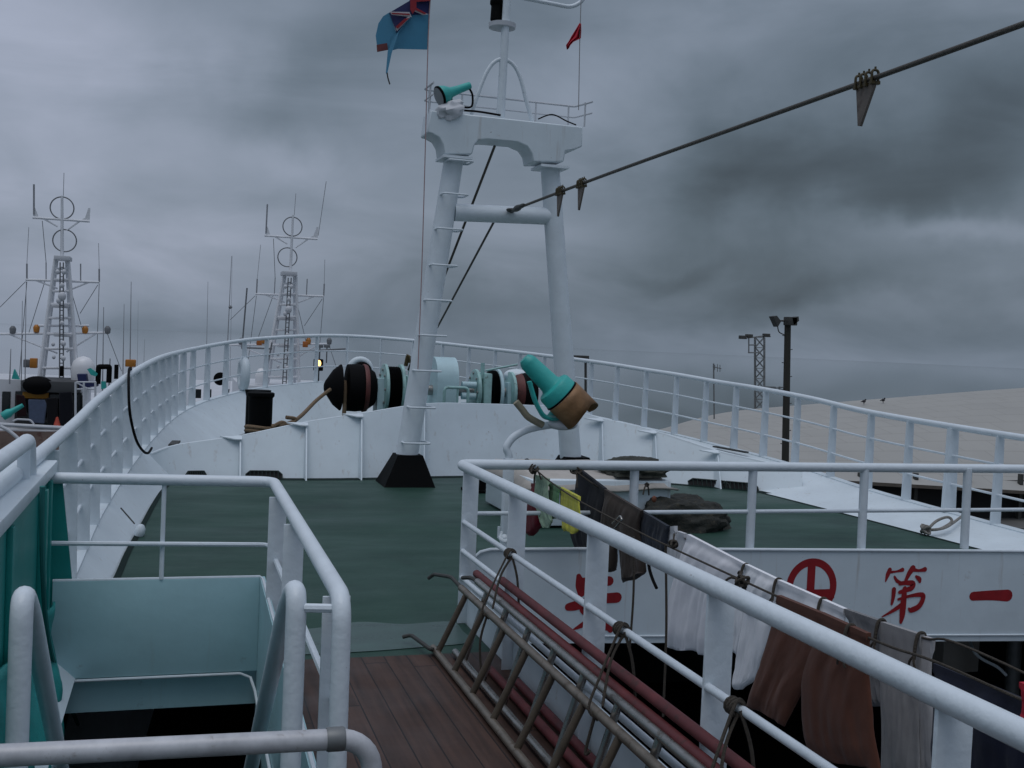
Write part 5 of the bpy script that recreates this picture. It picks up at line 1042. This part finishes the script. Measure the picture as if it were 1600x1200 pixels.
for pts, nm in ((((18, 592), (22, 577), (30, 593)), 'searchlight_hood'), (((136, 577), (141, 575), (153, 584), (150, 588), (142, 586)), 'searchlight_hood'), (((158, 596), (165, 596), (166, 607), (158, 608)), 'teal_locker')):
    m = MB(); m.prism([P1_(x, y, .2) for x, y in pts], (0, .3, 0)); m.build(nm, TEAL, V1)
m = MB(); a, b = P1_(4, 651, -.3), P1_(36, 633, -.3); m.lathe([(0, .0), (.01, .16), (.25, .17), (.4, .11), ((b-a).length, .075)], a, b-a, 16); m.build('searchlight', TEAL, V1)
fbox(46, 560, 58, 575, .6, .3, ORANGE, 'deck_lamp'); fbox(36, 562, 46, 574, 1.0, .4, FARGREY, 'horn'); fbox(93, 572, 99, 588, .6, .3, RUBBER, 'loudspeaker')
m = MB(); p = P1_(205, 568, 1); m.box(p.x-.22, p.x+.18, p.y-.2, p.y+.2, p.z-.13, p.z+.16, .04); m.cyl(p+Vector((0, 0, -.1)), p+Vector((0, 0, -1.5)), .04); m.build('deck_lamp', ORANGE, V1)
m = MB(); m.tube(rounded([P1_(153, 600, .3), P1_(154, 573, .3), P1_(171, 573, .3), P1_(170, 598, .3)], .05), .10, 8); m.box(P1_(178, 592).x, P1_(184, 592).x, Y1, Y1+.4, P1_(178, 592).z, P1_(178, 570).z); m.build('ventilator', RUBBER, V1)
rl = MB()
for yy in (597, 608): rl.cyl(P1_(120, yy, -.2), P1_(150, yy, -.2), .03, seg=6)
rl.cyl(P1_(0, 663, -.6), P1_(108, 669, -.6), .07, seg=8); rl.cyl(P1_(118, 597, -.2), P1_(138, 608, -.2), .03, seg=6)
for x in (118, 131, 149): rl.cyl(P1_(x, 597, -.2), P1_(x, 660, -.2), .045, seg=6)
rl.build('railing', GREYW, V1); rl = MB(); rl.tube(spline([P1_(0, 666, -2), P1_(12, 672, -2), P1_(28, 685, -2), P1_(38, 700, -2), P1_(42, 716, -2)], 4), .065, 8)
rl.build('curved_rail', GREYW, V1); rl = MB(); rl.tube(rounded([P1_(20, 658, -.5), P1_(26, 655, -.5), P1_(48, 656, -.5), P1_(53, 663, -.5)], .1), .035, 6); rl.build('hand_grip', GREYW, V1)
for x, y0, y1, r_ in ((160, 480, 600, .03), (203, 440, 562, .028), (192, 475, 565, .022), (39, 440, 585, .022), (33, 470, 580, .022), (15, 545, 580, .03), (224, 530, 570, .012), (214, 470, 575, .008), (170, 560, 600, .05)):
    MB().cyl(P1_(x, y1+20, 1), P1_(x+2, y0, 1), r_, r_*.45, 6).build('whip_aerial', WHIP, V1)
m = MB(); m.box(P1_(-60, 690).x, P1_(110, 690).x, Y1-.6, Y1-.35, P1_(0, 706).z, P1_(0, 672).z); m.build('stained_side', mat('rust streaked side', (.22, .15, .12), .7, var=.4, vscale=1.2, spots=(.08, .02, .015), spot_amt=.52, spot_scale=2.5), V1)
# laundry hanging on that vessel
def hung(pts, m, label, cat, name):
    mb = MB(); mb.prism([P1_(x, y, .1) for x, y in pts], (0, .12, 0)); o = solo(mb, name, m, label, cat); md = o.modifiers.new('soften', 'BEVEL'); md.width = .04; md.segments = 2; return o
hung([(44, 624), (70, 625), (73, 632), (69, 662), (45, 660)], cloth('slate blue', (.085, .11, .17)), 'slate blue shirt hanging below the bridge top of the far left vessel', 'shirt', 'hung_shirt')
hung([(72, 622), (90, 621), (89, 662), (74, 662)], cloth('far black', (.006, .006, .008)), 'black trousers hanging right beside the slate blue shirt on the far left vessel', 'trousers', 'hung_trousers')
hung([(92, 613), (112, 612), (115, 640), (108, 664), (93, 663)], cloth('far navy black', (.006, .007, .012)), 'black jacket hanging nearest the corner pole of the far left vessel', 'jacket', 'hung_jacket')
hung([(24, 616), (38, 618), (42, 650), (26, 652)], cloth('far maroon black', (.018, .006, .008)), 'dark maroon jacket hanging left of the slate blue shirt on the far left vessel', 'jacket', 'hung_jacket')
p = P1_(89, 664, -.3); m = MB(); m.lathe([(-.05, .15), (0, .12), (.30, .04), (.31, 0)], p, (0, 0, 1), 14); solo(m, 'traffic_cone', mat('orange red plastic', (.45, .06, .03), .5), 'small orange red cone on the rail of the far left vessel', 'cone')
# the second vessel, right behind the bow rail
Y2 = 53
V2 = thing('fishing_vessel', 'white fishing vessel whose lattice mast rises behind the bow railing, one lamp lit', 'fishing vessel', tuple(ony(440, 680, Y2)))
P2_ = lambda x, y, dy=0: ony(x, y, Y2+dy)
far_mast(V2, lambda x, y: (457+(x-97)*.93-(y-325)*.045, 354+(y-325)*.94), Y2, True)
a, b = P2_(340, 640), P2_(545, 640); far_hull(V2, a.x-1, b.x+.5, P2_(440, 632).z, Y2-3, Y2+24)
a, b = P2_(372, 606), P2_(528, 606); MB().box(a.x, b.x, Y2-1.5, Y2+6, P2_(440, 635).z, P2_(440, 601).z, .05).build('wheelhouse', GREYW, V2)
m = MB(); p = P2_(408, 583, -1); m.lathe([(-.5, .25), (-.2, .28), (.05, .25), (.2, .12), (.24, 0)], p, (0, 0, 1), 16); m.build('radome', RADOME, V2)
for x, y0, y1, r_ in ((358, 400, 560, .03), (325, 440, 620, .02), (363, 400, 600, .012), (306, 540, 620, .012), (500, 540, 600, .02)):
    MB().cyl(P2_(x-4, y1+10, 1), P2_(x+(4 if x == 358 else 0), y0, 1), r_, r_*.45, 6).build('whip_aerial', WHIP, V2)
m = MB(); p = P2_(360, 480, 1); m.lathe([(-.08, .04), (0, .10), (.08, .04)], p, (0, 0, 1), 8); m.build('aerial_coil', FARGREY, V2)
p = P2_(498, 569, -1.2); m = MB(); m.box(p.x-.22, p.x+.22, p.y, p.y+.3, p.z-.32, p.z+.24, .05); m.cyl(p+Vector((0, .1, -.2)), p+Vector((0, .1, -1.4)), .06); m.build('lamp_housing', RUBBER, V2)
m = MB(); m.ball(p+Vector((.0, -.03, .04)), .13, (.8, .6, 1.2), 12, 8); m.build('lit_lamp', mat('glowing amber lamp', (.9, .5, .2), .4, emit=((1, .55, .16), 3.0)), V2)
for x, y_ in ((405, 535), (477, 538)):
    c = P2_(x, y_, -.8); m = MB(); m.box(c.x-.12, c.x+.12, c.y-.1, c.y+.1, c.z-.14, c.z+.14, .03); m.build('signal_lamp', mat('dim orange lamp', (.45, .14, .03), .4), V2)
m = MB()
for x, y_ in ((500, 541), (511, 541)): c = P2_(x, y_, -.8); m.box(c.x-.14, c.x+.14, c.y-.1, c.y+.1, c.z-.07, c.z+.07, .02); m.cyl(c, c+Vector((0, 0, -.8)), .03)
m.build('floodlight', FARGREY, V2)
m = MB()
for (xa, ya), (xb, yb) in (((378, 543), (425, 545)), ((455, 550), (540, 545)), ((425, 535), (412, 600)), ((386, 450), (378, 545))): m.cyl(P2_(xa, ya, -1), P2_(xb, yb, -1), .04, seg=6)
m.build('cross_spreaders', FARGREY, V2)
for x in (306, 322, 350): m = MB(); a = P2_(x-2, 616, -3.2); m.box(a.x, a.x+.28, Y2-3.25, Y2-3.1, P2_(x, 622, -3.2).z, P2_(x, 608, -3.2).z); m.build('window', GLASSD, V2)
p = P2_(344, 592, -2); m = MB(); m.lathe([(0, .26), (.02, .30), (.12, .30), (.14, .26)], p, (.1, 1, 0), 16); m.build('port_hole', RUBBER, V2)
